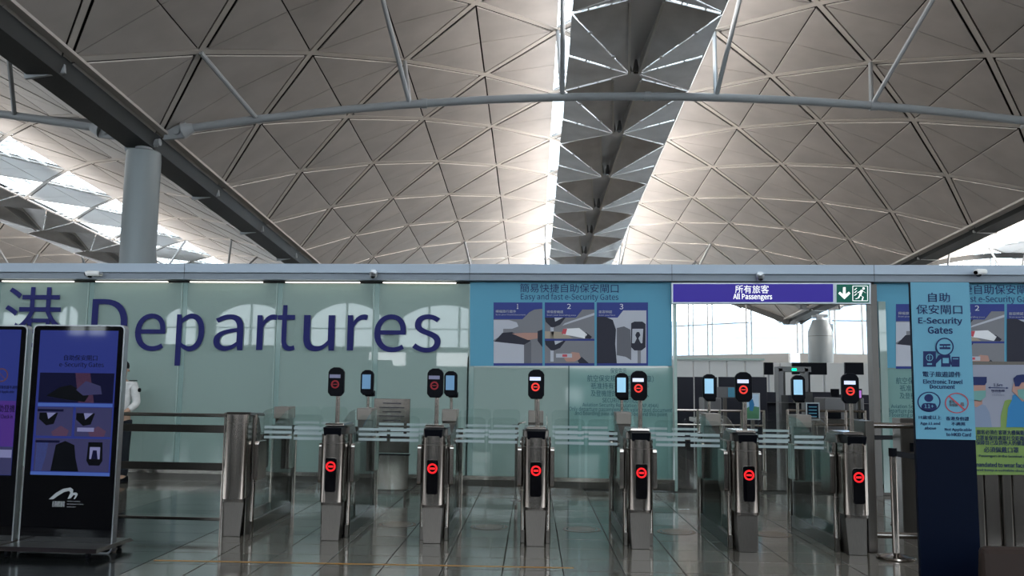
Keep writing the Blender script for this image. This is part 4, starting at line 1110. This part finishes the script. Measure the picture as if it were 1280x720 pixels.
card('white_half', rect(1213, 456, 1330, 534), YC, M['ppaper'], mp, .004)
card('green_half', rect(1217, 534, 1330, 593.5), YC, M['pgreen'], mp, .004)
a_, b_, c_ = YC - .003, YC - .005, YC - .007
# left figure, cut by the info board
card('figure_shirt', [(1214, 506), (1222, 503), (1232, 507), (1237, 516), (1240, 534), (1214, 534)], a_, M['pshirt'], mp, .002)
card('figure_neck', [(1214, 498), (1228, 498), (1228, 505), (1221, 509), (1214, 506)], b_, M['skinprint'], mp, .002)
card('figure_face', [(1212, 479), (1232, 479), (1232, 495), (1226, 502), (1212, 500)], b_, M['skinprint'], mp, .002)
card('figure_mask', [(1212, 489), (1232.5, 488), (1232, 496), (1226, 501), (1212, 499)], c_, M['pmask'], mp, .002)
card('figure_hair', [(1212, 471), (1233.5, 471), (1233.5, 478), (1231, 481.5), (1212, 481.5)], c_, M['ink'], mp, .002)
# right figure with rucksack
card('figure_rucksack', [(1256, 501), (1260, 499.5), (1270, 500), (1270, 534), (1251, 534), (1251, 520)], a_, M['pgreen'], mp, .002)
card('figure_jacket', [(1265, 500), (1266, 494), (1269, 493), (1276, 500), (1300, 504), (1306, 534), (1258, 534), (1260, 510)], b_, M['pjacket'], mp, .002)
card('figure_face', [(1268, 478), (1290, 478), (1290, 498), (1278, 502), (1269, 492), (1265, 489), (1266, 484)], c_, M['skinprint'], mp, .002)
card('figure_mask', [(1272, 487), (1292, 485), (1292, 497), (1280, 500), (1273, 496)], c_ - .002, M['pmask'], mp, .002)
card('figure_hair', [(1267, 473), (1271, 469), (1278, 468), (1292, 469), (1292, 477), (1277, 478), (1274, 483), (1269, 483)], c_ - .002, M['ink'], mp, .002)
mb = MB(); mb.prism([P(x, y, b_) for x, y in ((1235, 484.4), (1238, 483.2), (1238, 484), (1258, 484.6), (1258, 483.8), (1261, 485), (1258, 486.3), (1258, 485.5), (1238, 485), (1238, 485.8))], (0, .002, 0)); mb.build('distance_arrow', M['ink'], mp)
text('1.5m', 1242, 479.5, 1253, 483, b_, M['ink'], mp); text('保持距離', 1239, 487, 1256, 489.5, b_, M['ink'], mp)
text('Please keep\na social distance', 1240, 490.5, 1255, 494, b_, M['ink'], mp)
text('旅客必須在客運大樓佩戴', 1221, 538, 1280, 543, b_, M['ink'], mp); text('口罩並保持適當社交距離', 1220, 545, 1280, 550, b_, M['ink'], mp); text('保障自己及其他人的健康', 1220, 551, 1282, 556, b_, M['ink'], mp)
text('必須佩戴口罩', 1230, 559, 1273, 565.5, b_, M['ink'], mp, bold=.02)
text('Passengers in the terminal are', 1224, 569, 1285, 572, b_, M['ink'], mp); text('mandated to wear face masks', 1218.5, 579, 1300, 583.5, b_, M['ink'], mp, bold=.01)
text('and keep a suitable distance', 1220, 587, 1290, 589.5, b_, M['ink'], mp)

# brown seat back close to the right corner
bs = thing('bench', 'dark brown bench end at the bottom right corner of the picture', 'bench', (2.95, 4.9, 0))
q = P(1226, 682, 4.9)
mb = MB(); mb.hexa([(q.x, 4.85, .32), (q.x + 1.1, 4.85, .32), (q.x + 1.1, 5.0, .32), (q.x, 5.0, .32), (q.x + .01, 4.9, q.z - .01), (q.x + 1.1, 4.9, q.z), (q.x + 1.1, 4.98, q.z), (q.x + .01, 4.98, q.z - .01)]); mb.build('backrest', M['brown'], bs, .03)
mb = MB(); mb.box((q.x + .55, 4.62, .38), (1.1, .5, .1)); mb.build('seat', M['brown'], bs, .03)
for x_ in (.1, 1.0):
    mb = MB(); mb.box((q.x + x_, 4.65, .165), (.05, .4, .33)); mb.build('leg', M['steeldark'], bs)

# ------------------------------------------------------------------ rails and stanchions right of the gates
rr = thing('barrier_rail', 'steel tube barrier running right from the last gate behind the info board', 'railing', (2.95, 8.9, 0))
mb = MB(); mb.box((2.68, 8.72, .60), (.085, .36, 1.2)); mb.build('end_post', M['steeldark'], rr, .008)
Yq = 8.75
for y, t_ in ((532, .04), (669, .045)):
    z_ = P(1115, y, Yq).z; mb = MB(); mb.tube([(2.70, Yq, z_), (4.6, Yq, z_)], t_ / 2 + .008, 12); mb.build('rail', M['steel'], rr)
mb = MB(); mb.box((3.95, Yq, .6), (.09, .2, 1.2)); mb.build('end_post', M['steeldark'], rr, .008)
def stanchion(x, y, label, hgt=.97):
    root = thing('stanchion', label, 'stanchion', (x, y, 0), 'belt stanchions right of the gates')
    mb = MB(); mb.lathe((x, y, 0), [(.165, 0), (.17, .008), (.16, .02), (.06, .035), (.035, .05)], 28); mb.build('base', M['steel'], root)
    mb = MB(); mb.tube([(x, y, .03), (x, y, hgt - .07)], .030, 18); mb.build('post', M['steel'], root)
    mb = MB(); mb.tube([(x, y, hgt - .075), (x, y, hgt)], .036, 18); mb.build('belt_head', M['black'], root)
    return root
s1 = stanchion(2.80, 8.30, 'steel belt stanchion standing right beside the last gate')
s2 = stanchion(3.60, 10.3, 'steel belt stanchion farther back, before the sea-green notice', 1.0)
mb = MB(); a = Vector((2.83, 8.30, .92)); b = Vector((4.3, 8.1, .87))
pts = [a.lerp(b, t / 8) - Vector((0, 0, .05 * sin(pi * t / 8))) for t in range(9)]
for p_, q_ in zip(pts, pts[1:]): mb.bar(p_, q_, .004, .05)
mb.build('belt', M['belt'], s1)
mb = MB(); mb.bar((3.57, 10.3, .96), (2.55, 10.0, .96), .004, .05); mb.build('belt', M['belt'], s2)
# brown-grey cabinet post behind
cp = thing('barrier_cabinet', 'tall grey-brown metal barrier post between the two stanchions', 'barrier', (3.42, 9.6, 0))
q0, q1 = P(1124, 523, 9.6), P(1150, 523, 9.6)
mb = MB(); mb.box(((q0.x + q1.x) / 2, 9.7, q0.z / 2), (q1.x - q0.x, .25, q0.z)); mb.build('casing', M['steeldark'], cp, .01)
mb = MB(); mb.box(((q0.x + q1.x) / 2, 9.568, .9), (.035, .012, .09)); mb.build('lock_plate', M['black'], cp)

# ------------------------------------------------------------------ steel plate easel behind the gates, and folded barrier
pb = thing('notice_stand', 'steel notice stand with engraved lines behind the second and third gates', 'notice stand', (P(490, 610, 11.5).x, 11.5, 0))
a, b = P(468, 498, 11.5), P(513, 498, 11.5); zb_ = P(490, 612, 11.5).z; zm = P(490, 568, 11.5).z
mb = MB(); mb.box(((a.x + b.x) / 2, 11.5, (a.z + zm) / 2 + .01), (b.x - a.x, .03, a.z - zm - .02)); up_ = mb.build('upper_plate', M['steel'], pb, .004)
mb = MB(); mb.box(((a.x + b.x) / 2, 11.5, (max(zb_, .08) + zm) / 2), (b.x - a.x, .03, zm - max(zb_, .08))); mb.build('lower_plate', M['steel'], pb, .004)
mb = MB(); mb.box(((a.x + b.x) / 2, 11.5, zm), (b.x - a.x + .02, .05, .02)); mb.build('middle_rail', M['black'], pb)
for x_ in (a.x + .02, b.x - .02):
    mb = MB(); mb.box((x_, 11.52, .05), (.03, .25, .1)); mb.build('leg', M['steeldark'], pb)
for i in range(9):
    z_ = a.z - .06 - .055 * i
    mb = MB(); mb.box(((a.x + b.x) / 2, 11.483, z_), ((b.x - a.x) * (.7 if i % 2 else .5), .003, .012)); mb.build('engraved_line', M['pdark'], pb)

hp = thing('hook_post', 'slim steel post with a small hook left of the fourth gate', 'post', (P(646, 615, 11.6).x, 11.6, 0))
q = P(646, 532, 11.6)
mb = MB(); mb.tube([(q.x, 11.6, 0), (q.x, 11.6, q.z)], .022, 12); mb.build('shaft', M['steeldark'], hp)
mb = MB(); mb.tube([(q.x, 11.6, q.z - .02), (q.x + .03, 11.58, q.z + .03), (q.x + .12, 11.58, q.z + .05)], .011, 8); mb.tube([(q.x - .06, 11.6, q.z), (q.x + .03, 11.6, q.z)], .012, 8); mb.build('hook', M['steel'], hp)
mb = MB(); mb.lathe((q.x, 11.6, 0), [(.07, 0), (.07, .01), (.03, .015)], 16); mb.build('foot', M['steeldark'], hp)

# ------------------------------------------------------------------ security area seen through the doorway
def B_(name, x0, y0, x1, y1, Y, depth, m, parent, zfloor=False, bev=0.01):
    A, B = P(x0, y0, Y), P(x1, y1, Y); z0_ = 0.0 if zfloor else B.z
    mb = MB(); mb.box(((A.x + B.x) / 2, Y + depth / 2, (A.z + z0_) / 2), (abs(B.x - A.x), depth, A.z - z0_)); return mb.build(name, M[m], parent, bev)
pt = thing('partition_screen', 'long near-black partition seen through the doorway on the left', 'partition', (P(900, 500, 24).x, 24, 0))
for x0, x1 in ((842, 868), (868.5, 898), (898.5, 930), (930.5, 961)): B_('board', x0, 471, x1, 600, 24, .12, 'darkpartition', pt, True)
gb = thing('glass_office', 'pale glazed booth rising behind the black partition', 'booth', (P(890, 460, 27).x, 27, 0))
for x0, x1 in ((838, 866), (867, 886), (887, 908), (909, 931), (932, 954)):
    B_('wall_pane', x0, 451, x1, 500, 27, .08, 'wallgrey', gb, True)
B_('roof_edge', 842, 447, 956, 450.5, 26.9, 3.0, 'joint', gb)
md = thing('metal_detector', 'walk-through metal detector arch with a green lamp', 'metal detector', (P(994, 540, 27).x, 27, 0))
B_('upright', 973, 460, 981.5, 600, 27, .6, 'machine', md, True); B_('upright', 1005.5, 460, 1014, 600, 27, .6, 'machine', md, True)
B_('crossbeam', 973, 458, 1014, 465, 27, .6, 'machine', md); B_('inner_edge', 981.5, 465, 984, 600, 27.1, .5, 'black', md, True); B_('inner_edge', 1011.5, 465, 1015.5, 600, 26.95, .5, 'black', md, True)
B_('green_lamp', 990, 460.5, 996, 463.5, 26.96, .04, 'greenlamp', md)
for x0, x1, lb in ((955, 967, 'small black raised screen left of the metal detector'), (990, 1034, 'wide black raised screen behind the metal detector'), (1056, 1080, 'black raised screen beside the right doorway post')):
    s_ = thing('raised_screen', lb, 'screen', P((x0 + x1) / 2, 460, 30), 'black screens on posts in the security area')
    B_('screen_panel', x0, 453, x1, 468.5, 30, .12, 'black', s_)
    c_ = P((x0 + x1) / 2, 460, 30.16); mb = MB(); mb.tube([(c_.x, c_.y, 0), c_], .04, 8); mb.build('screen_post', M['tube'], s_)
bw = thing('back_wall', 'pale divided wall behind the security lanes', 'partition', (P(1020, 470, 36).x, 36, 0))
for x0, x1 in ((955, 975), (975.5, 1000), (1000.5, 1030), (1030.5, 1058), (1058.5, 1090)): B_('wall_board', x0, 453 + (x0 % 3) * .3, x1, 500, 36, .15, 'wallgrey', bw, True, .02)
mb = MB(); A = P(955, 498, 35.8); B = P(1090, 499, 35.8); mb.bar(A, B, .1, .08); mb.build('handrail', M['joint'], bw)
for i, (x0, x1, Y, lb) in enumerate(((1020, 1062, 22, 'grey baggage scanner behind the sixth gate'), (1064, 1084, 23, 'grey baggage scanner half hidden by the doorway post'), (872, 906, 21, 'grey baggage scanner before the black partition'))):
    xr = thing('baggage_scanner', lb, 'scanner', (P((x0 + x1) / 2, 560, Y).x, Y, 0), 'baggage scanners in the security area')
    B_('housing', x0 + (x1 - x0) * .25, 497, x1 - (x1 - x0) * .1, 560, Y, 1.0, 'machine', xr, False, .03)
    B_('tunnel_curtain', x0 + (x1 - x0) * .35, 512, x1 - (x1 - x0) * .25, 524, Y - .01, .03, 'black', xr, False, .003)
    B_('conveyor', x0, 524, x1, 530, Y - .5, 1.6, 'steeldark', xr); B_('leg', x0 + 1, 530, x0 + 3.5, 600, Y - .4, .1, 'steel', xr, True); B_('leg', x1 - 3.5, 530, x1 - 1, 600, Y - .4, .1, 'steel', xr, True)
    B_('monitor', x0 + (x1 - x0) * .45, 486, x1 - (x1 - x0) * .3, 496, Y + .1, .08, 'black', xr)
ms = thing('monitor', 'small screen glowing magenta by the right doorway post', 'screen', P(1074, 492, 20))
B_('bezel', 1069.5, 487, 1078, 498.5, 20, .06, 'black', ms); B_('display', 1070.5, 488, 1077, 497.5, 19.98, .02, 'magenta', ms)
mb = MB(); q = P(1074, 498, 20.03); mb.box((q.x, q.y, q.z / 2), (.05, .05, q.z)); mb.build('stand', M['steeldark'], ms)
n1 = thing('notice_stand', 'dark blue framed notice on a pole between the fifth and sixth gates', 'notice stand', (P(1016, 560, 14.5).x, 14.5, 0))
B_('frame', 1007.5, 503, 1025, 525.5, 14.5, .03, 'frame', n1, False, .003); B_('face', 1009, 504.5, 1023.5, 524, 14.49, .01, 'boardnavy', n1, False, .001)
mb = MB(); q = P(1016, 526, 14.52); mb.tube([(q.x, q.y, 0), (q.x, q.y, q.z)], .02, 10); mb.lathe((q.x, q.y, 0), [(.15, 0), (.15, .02), (.03, .03)], 20); mb.build('pole', M['steeldark'], n1)
for j in range(4):
    B_('text_line', 1011, 508 + j * 4, 1021, 509.3 + j * 4, 14.485, .004, 'tealblue', n1, False, 0)
n2 = thing('poster_stand', 'slim poster stand with a white and green picture behind the fifth gate', 'poster stand', (P(943, 560, 16).x, 16, 0))
B_('frame', 931, 491, 950.5, 525, 16, .04, 'frame', n2, False, .004); B_('picture', 932.5, 492.5, 949, 523.5, 15.985, .012, 'haze', n2, False, .001)
card('picture_field', [(932.5, 511), (938, 507), (949, 509), (949, 523.5), (932.5, 523.5)], 15.98, mat('poster_field_green', (.10, .25, .14), .5), n2, .002)
card('picture_figure', [(936, 500), (941, 499), (943, 506), (941, 514), (937, 513)], 15.975, M['pjacket'], n2, .002)
mb = MB(); q = P(941, 525, 16.02); mb.box((q.x, q.y, q.z / 2), (.06, .04, q.z)); mb.box((q.x, q.y, .015), (.4, .3, .03)); mb.build('pole', M['steeldark'], n2)
n3 = thing('desk_screen', 'grey desk panel with a blue picture before the black partition', 'panel', (P(908, 520, 20).x, 20, 0))
B_('panel', 897, 483.5, 919, 497.5, 20, .05, 'machine', n3); B_('picture', 910, 484.5, 918.5, 496.5, 19.985, .01, 'tealblue', n3)
mb = MB(); q = P(906, 497, 20.03); mb.box((q.x, q.y, q.z / 2), (.08, .05, q.z)); mb.build('stand', M['steeldark'], n3)
ic = thing('inspection_counter', 'low near-black inspection counter running across the right half of the doorway', 'counter', (P(1020, 560, 25).x, 25, 0))
for x0, x1, y_ in ((957, 972, 490), (985.5, 1004, 494), (1016, 1045, 490), (1045.5, 1090, 493)): B_('counter_block', x0, y_, x1, 600, 25, .9, 'darkpartition', ic, True)
B_('counter_top', 957, 503, 1090, 505, 24.6, 1.0, 'machine', ic)
# retractable queue rails, low and dark across the doorway
for i, (Y, x0, x1, lb) in enumerate(((17.0, 845, 955, 'low steel queue rail across the left half of the doorway'), (18.0, 985, 1082, 'low steel queue rail across the right half of the doorway'))):
    ql = thing('queue_rail', lb, 'railing', (P((x0 + x1) / 2, 560, Y).x, Y, 0), 'queue rails beyond the doorway')
    for z_ in (.5, .78, 1.05):
        A, B = P(x0, 540, Y), P(x1, 540, Y); mb = MB(); mb.tube([(A.x, Y, z_), (B.x, Y, z_)], .022, 8); mb.build('rail', M['steel'], ql)
    n = 5
    for j in range(n):
        x_ = A.x + (B.x - A.x) * j / (n - 1); mb = MB(); mb.tube([(x_, Y, 0), (x_, Y, 1.07)], .026, 8); mb.build('post', M['steel'], ql)

# ------------------------------------------------------------------ guard
def skin_mesh(name, verts, edges, radii, m, parent, root=0, sub=2):
    me = bpy.data.meshes.new(name); me.from_pydata([tuple(v) for v in verts], edges, []); me.materials.append(m)
    o = bpy.data.objects.new(name, me); COL.objects.link(o)
    sk = o.modifiers.new('skin', 'SKIN')
    for i, r in enumerate(radii):
        d = me.skin_vertices[0].data[i]; d.radius = r if hasattr(r, '__len__') else (r, r); d.use_root = (i == root)
    ss = o.modifiers.new('sub', 'SUBSURF'); ss.levels = sub; ss.render_levels = sub
    sk.use_smooth_shade = True
    bpy.context.view_layer.update()
    dg = bpy.context.evaluated_depsgraph_get(); nm = bpy.data.meshes.new_from_object(o.evaluated_get(dg))
    o2 = bpy.data.objects.new(name, nm); COL.objects.link(o2); bpy.data.objects.remove(o)
    for p in nm.polygons: p.use_smooth = True
    attach(o2, parent); return o2
gx, gy = P(145, 600, 12.55).x, 12.55
gd = thing('person', 'person in white uniform shirt with dark epaulettes and black trousers standing behind the railing', 'person', (gx, gy, 0))
def gp(x, y, z): return Vector((gx + x, gy + y, z))
bv = [gp(0, 0, .95), gp(0, 0, 1.12), gp(0, .01, 1.30), gp(0, .01, 1.42), gp(0, 0, 1.49), gp(0, -.01, 1.56), gp(0, -.015, 1.63), gp(0, -.01, 1.70),
      gp(-.18, .01, 1.40), gp(-.24, 0, 1.13), gp(-.17, -.16, 1.03), gp(-.10, -.22, 1.02), gp(.18, .01, 1.40), gp(.24, 0, 1.13), gp(.17, -.16, 1.03), gp(.10, -.22, 1.02),
      gp(-.09, 0, .88), gp(-.10, -.01, .50), gp(-.10, .02, .10), gp(-.11, -.10, .04), gp(.09, 0, .88), gp(.10, -.01, .50), gp(.10, .02, .10), gp(.11, -.10, .04)]
be = [(0, 1), (1, 2), (2, 3), (3, 4), (4, 5), (5, 6), (6, 7), (3, 8), (8, 9), (9, 10), (10, 11), (3, 12), (12, 13), (13, 14), (14, 15), (0, 16), (16, 17), (17, 18), (18, 19), (0, 20), (20, 21), (21, 22), (22, 23)]
br = [(.14, .10), (.13, .09), (.15, .10), (.10, .08), .055, (.07, .08), (.078, .095), (.06, .075), .052, .043, .03, .03, .052, .043, .03, .03, .085, .058, .042, .035, .085, .058, .042, .035]
skin_mesh('body', bv, be, br, M['skin'], gd)
tv = [gp(0, 0, .96), gp(0, 0, 1.12), gp(0, .01, 1.30), gp(0, .01, 1.42), gp(-.18, .01, 1.41), gp(-.25, 0, 1.14), gp(-.19, -.13, 1.05), gp(.18, .01, 1.41), gp(.25, 0, 1.14), gp(.19, -.13, 1.05), gp(0, 0, 1.47)]
skin_mesh('shirt', tv, [(0, 1), (1, 2), (2, 3), (3, 4), (4, 5), (5, 6), (3, 7), (7, 8), (8, 9), (3, 10)], [(.155, .115), (.15, .105), (.17, .12), (.125, .10), .072, .06, .048, .072, .06, .048, (.065, .06)], M['shirt'], gd)
pv = [gp(0, 0, .98), gp(-.09, 0, .86), gp(-.10, -.01, .50), gp(-.10, .02, .07), gp(.09, 0, .86), gp(.10, -.01, .50), gp(.10, .02, .07)]
skin_mesh('trousers', pv, [(0, 1), (1, 2), (2, 3), (0, 4), (4, 5), (5, 6)], [(.16, .12), (.105, .105), .08, .065, (.105, .105), .08, .065], M['trousers'], gd)
for sx in (-1, 1):
    mb = MB(); mb.box(gp(sx * .165, .01, 1.478), (.10, .06, .012)); mb.build('epaulette', M['black'], gd, .004)
    mb = MB(); mb.tube([gp(sx * .27, -.0, 1.34), gp(sx * .283, -.002, 1.34)], .03, 12); mb.build('shoulder_badge', M['black'], gd)
    mb = MB(); mb.hexa([gp(sx * .11 - .045, -.20, 0), gp(sx * .11 + .045, -.20, 0), gp(sx * .11 + .045, .08, 0), gp(sx * .11 - .045, .08, 0), gp(sx * .11 - .035, -.17, .05), gp(sx * .11 + .035, -.17, .05), gp(sx * .11 + .04, .07, .10), gp(sx * .11 - .04, .07, .10)]); mb.build('shoe', M['black'], gd, .015)
    for j, (dx, dy, l) in enumerate(((-.024, -.02, .055), (-.008, -.026, .062), (.008, -.026, .06), (.024, -.02, .05), (.034 * -sx, .01, .04))):
        a = gp(sx * .10 + dx, -.23, 1.02); b = a + Vector((-sx * .015, dy, -l * .7)); mb = MB(); mb.tube([a, a.lerp(b, .5), b, b + Vector((-sx * .006, .012, -.012))], [.010, .0095, .009, .007], 8); mb.build('finger', M['skin'], gd)
mb = MB(); mb.lathe(gp(0, .0, 1.655), [(.088, 0), (.094, .03), (.085, .075), (.055, .108), (.015, .118)], 20); mb.build('hair', M['hair'], gd)
for sx in (-1, 1):
    mb = MB(); mb.tube([gp(sx * .032, -.098, 1.645), gp(sx * .032, -.108, 1.645)], .009, 8); mb.build('eye', M['black'], gd)
    mb = MB(); mb.tube([gp(sx * .078, 0, 1.62), gp(sx * .092, .01, 1.635)], .022, 8); mb.build('ear', M['skin'], gd)
mb = MB(); mb.tube([gp(0, -.10, 1.64), gp(0, -.118, 1.605)], [.009, .014], 8); mb.build('nose', M['skin'], gd)
mb = MB(); mb.prism([gp(-.024, -.095, 1.578), gp(.024, -.095, 1.578), gp(.018, -.095, 1.570), gp(-.018, -.095, 1.570)], (0, -.012, 0)); mb.build('mouth', mat('lips', (.30, .12, .10), .5), gd, .002)

# ------------------------------------------------------------------ outside
ap = struct('ground'); mb = MB(); mb.add([(-400, -400, -.6), (400, -400, -.6), (400, 700, -.6), (-400, 700, -.6)], [(0, 1, 2, 3)]); mb.build('apron', M['concrete'], ap)
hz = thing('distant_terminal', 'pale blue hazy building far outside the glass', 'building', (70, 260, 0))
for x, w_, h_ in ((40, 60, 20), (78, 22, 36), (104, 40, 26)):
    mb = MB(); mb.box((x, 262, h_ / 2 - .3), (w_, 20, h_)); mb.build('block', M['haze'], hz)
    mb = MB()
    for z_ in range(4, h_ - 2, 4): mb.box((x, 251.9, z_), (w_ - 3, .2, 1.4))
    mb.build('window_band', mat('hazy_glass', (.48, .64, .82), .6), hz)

fit_texts()
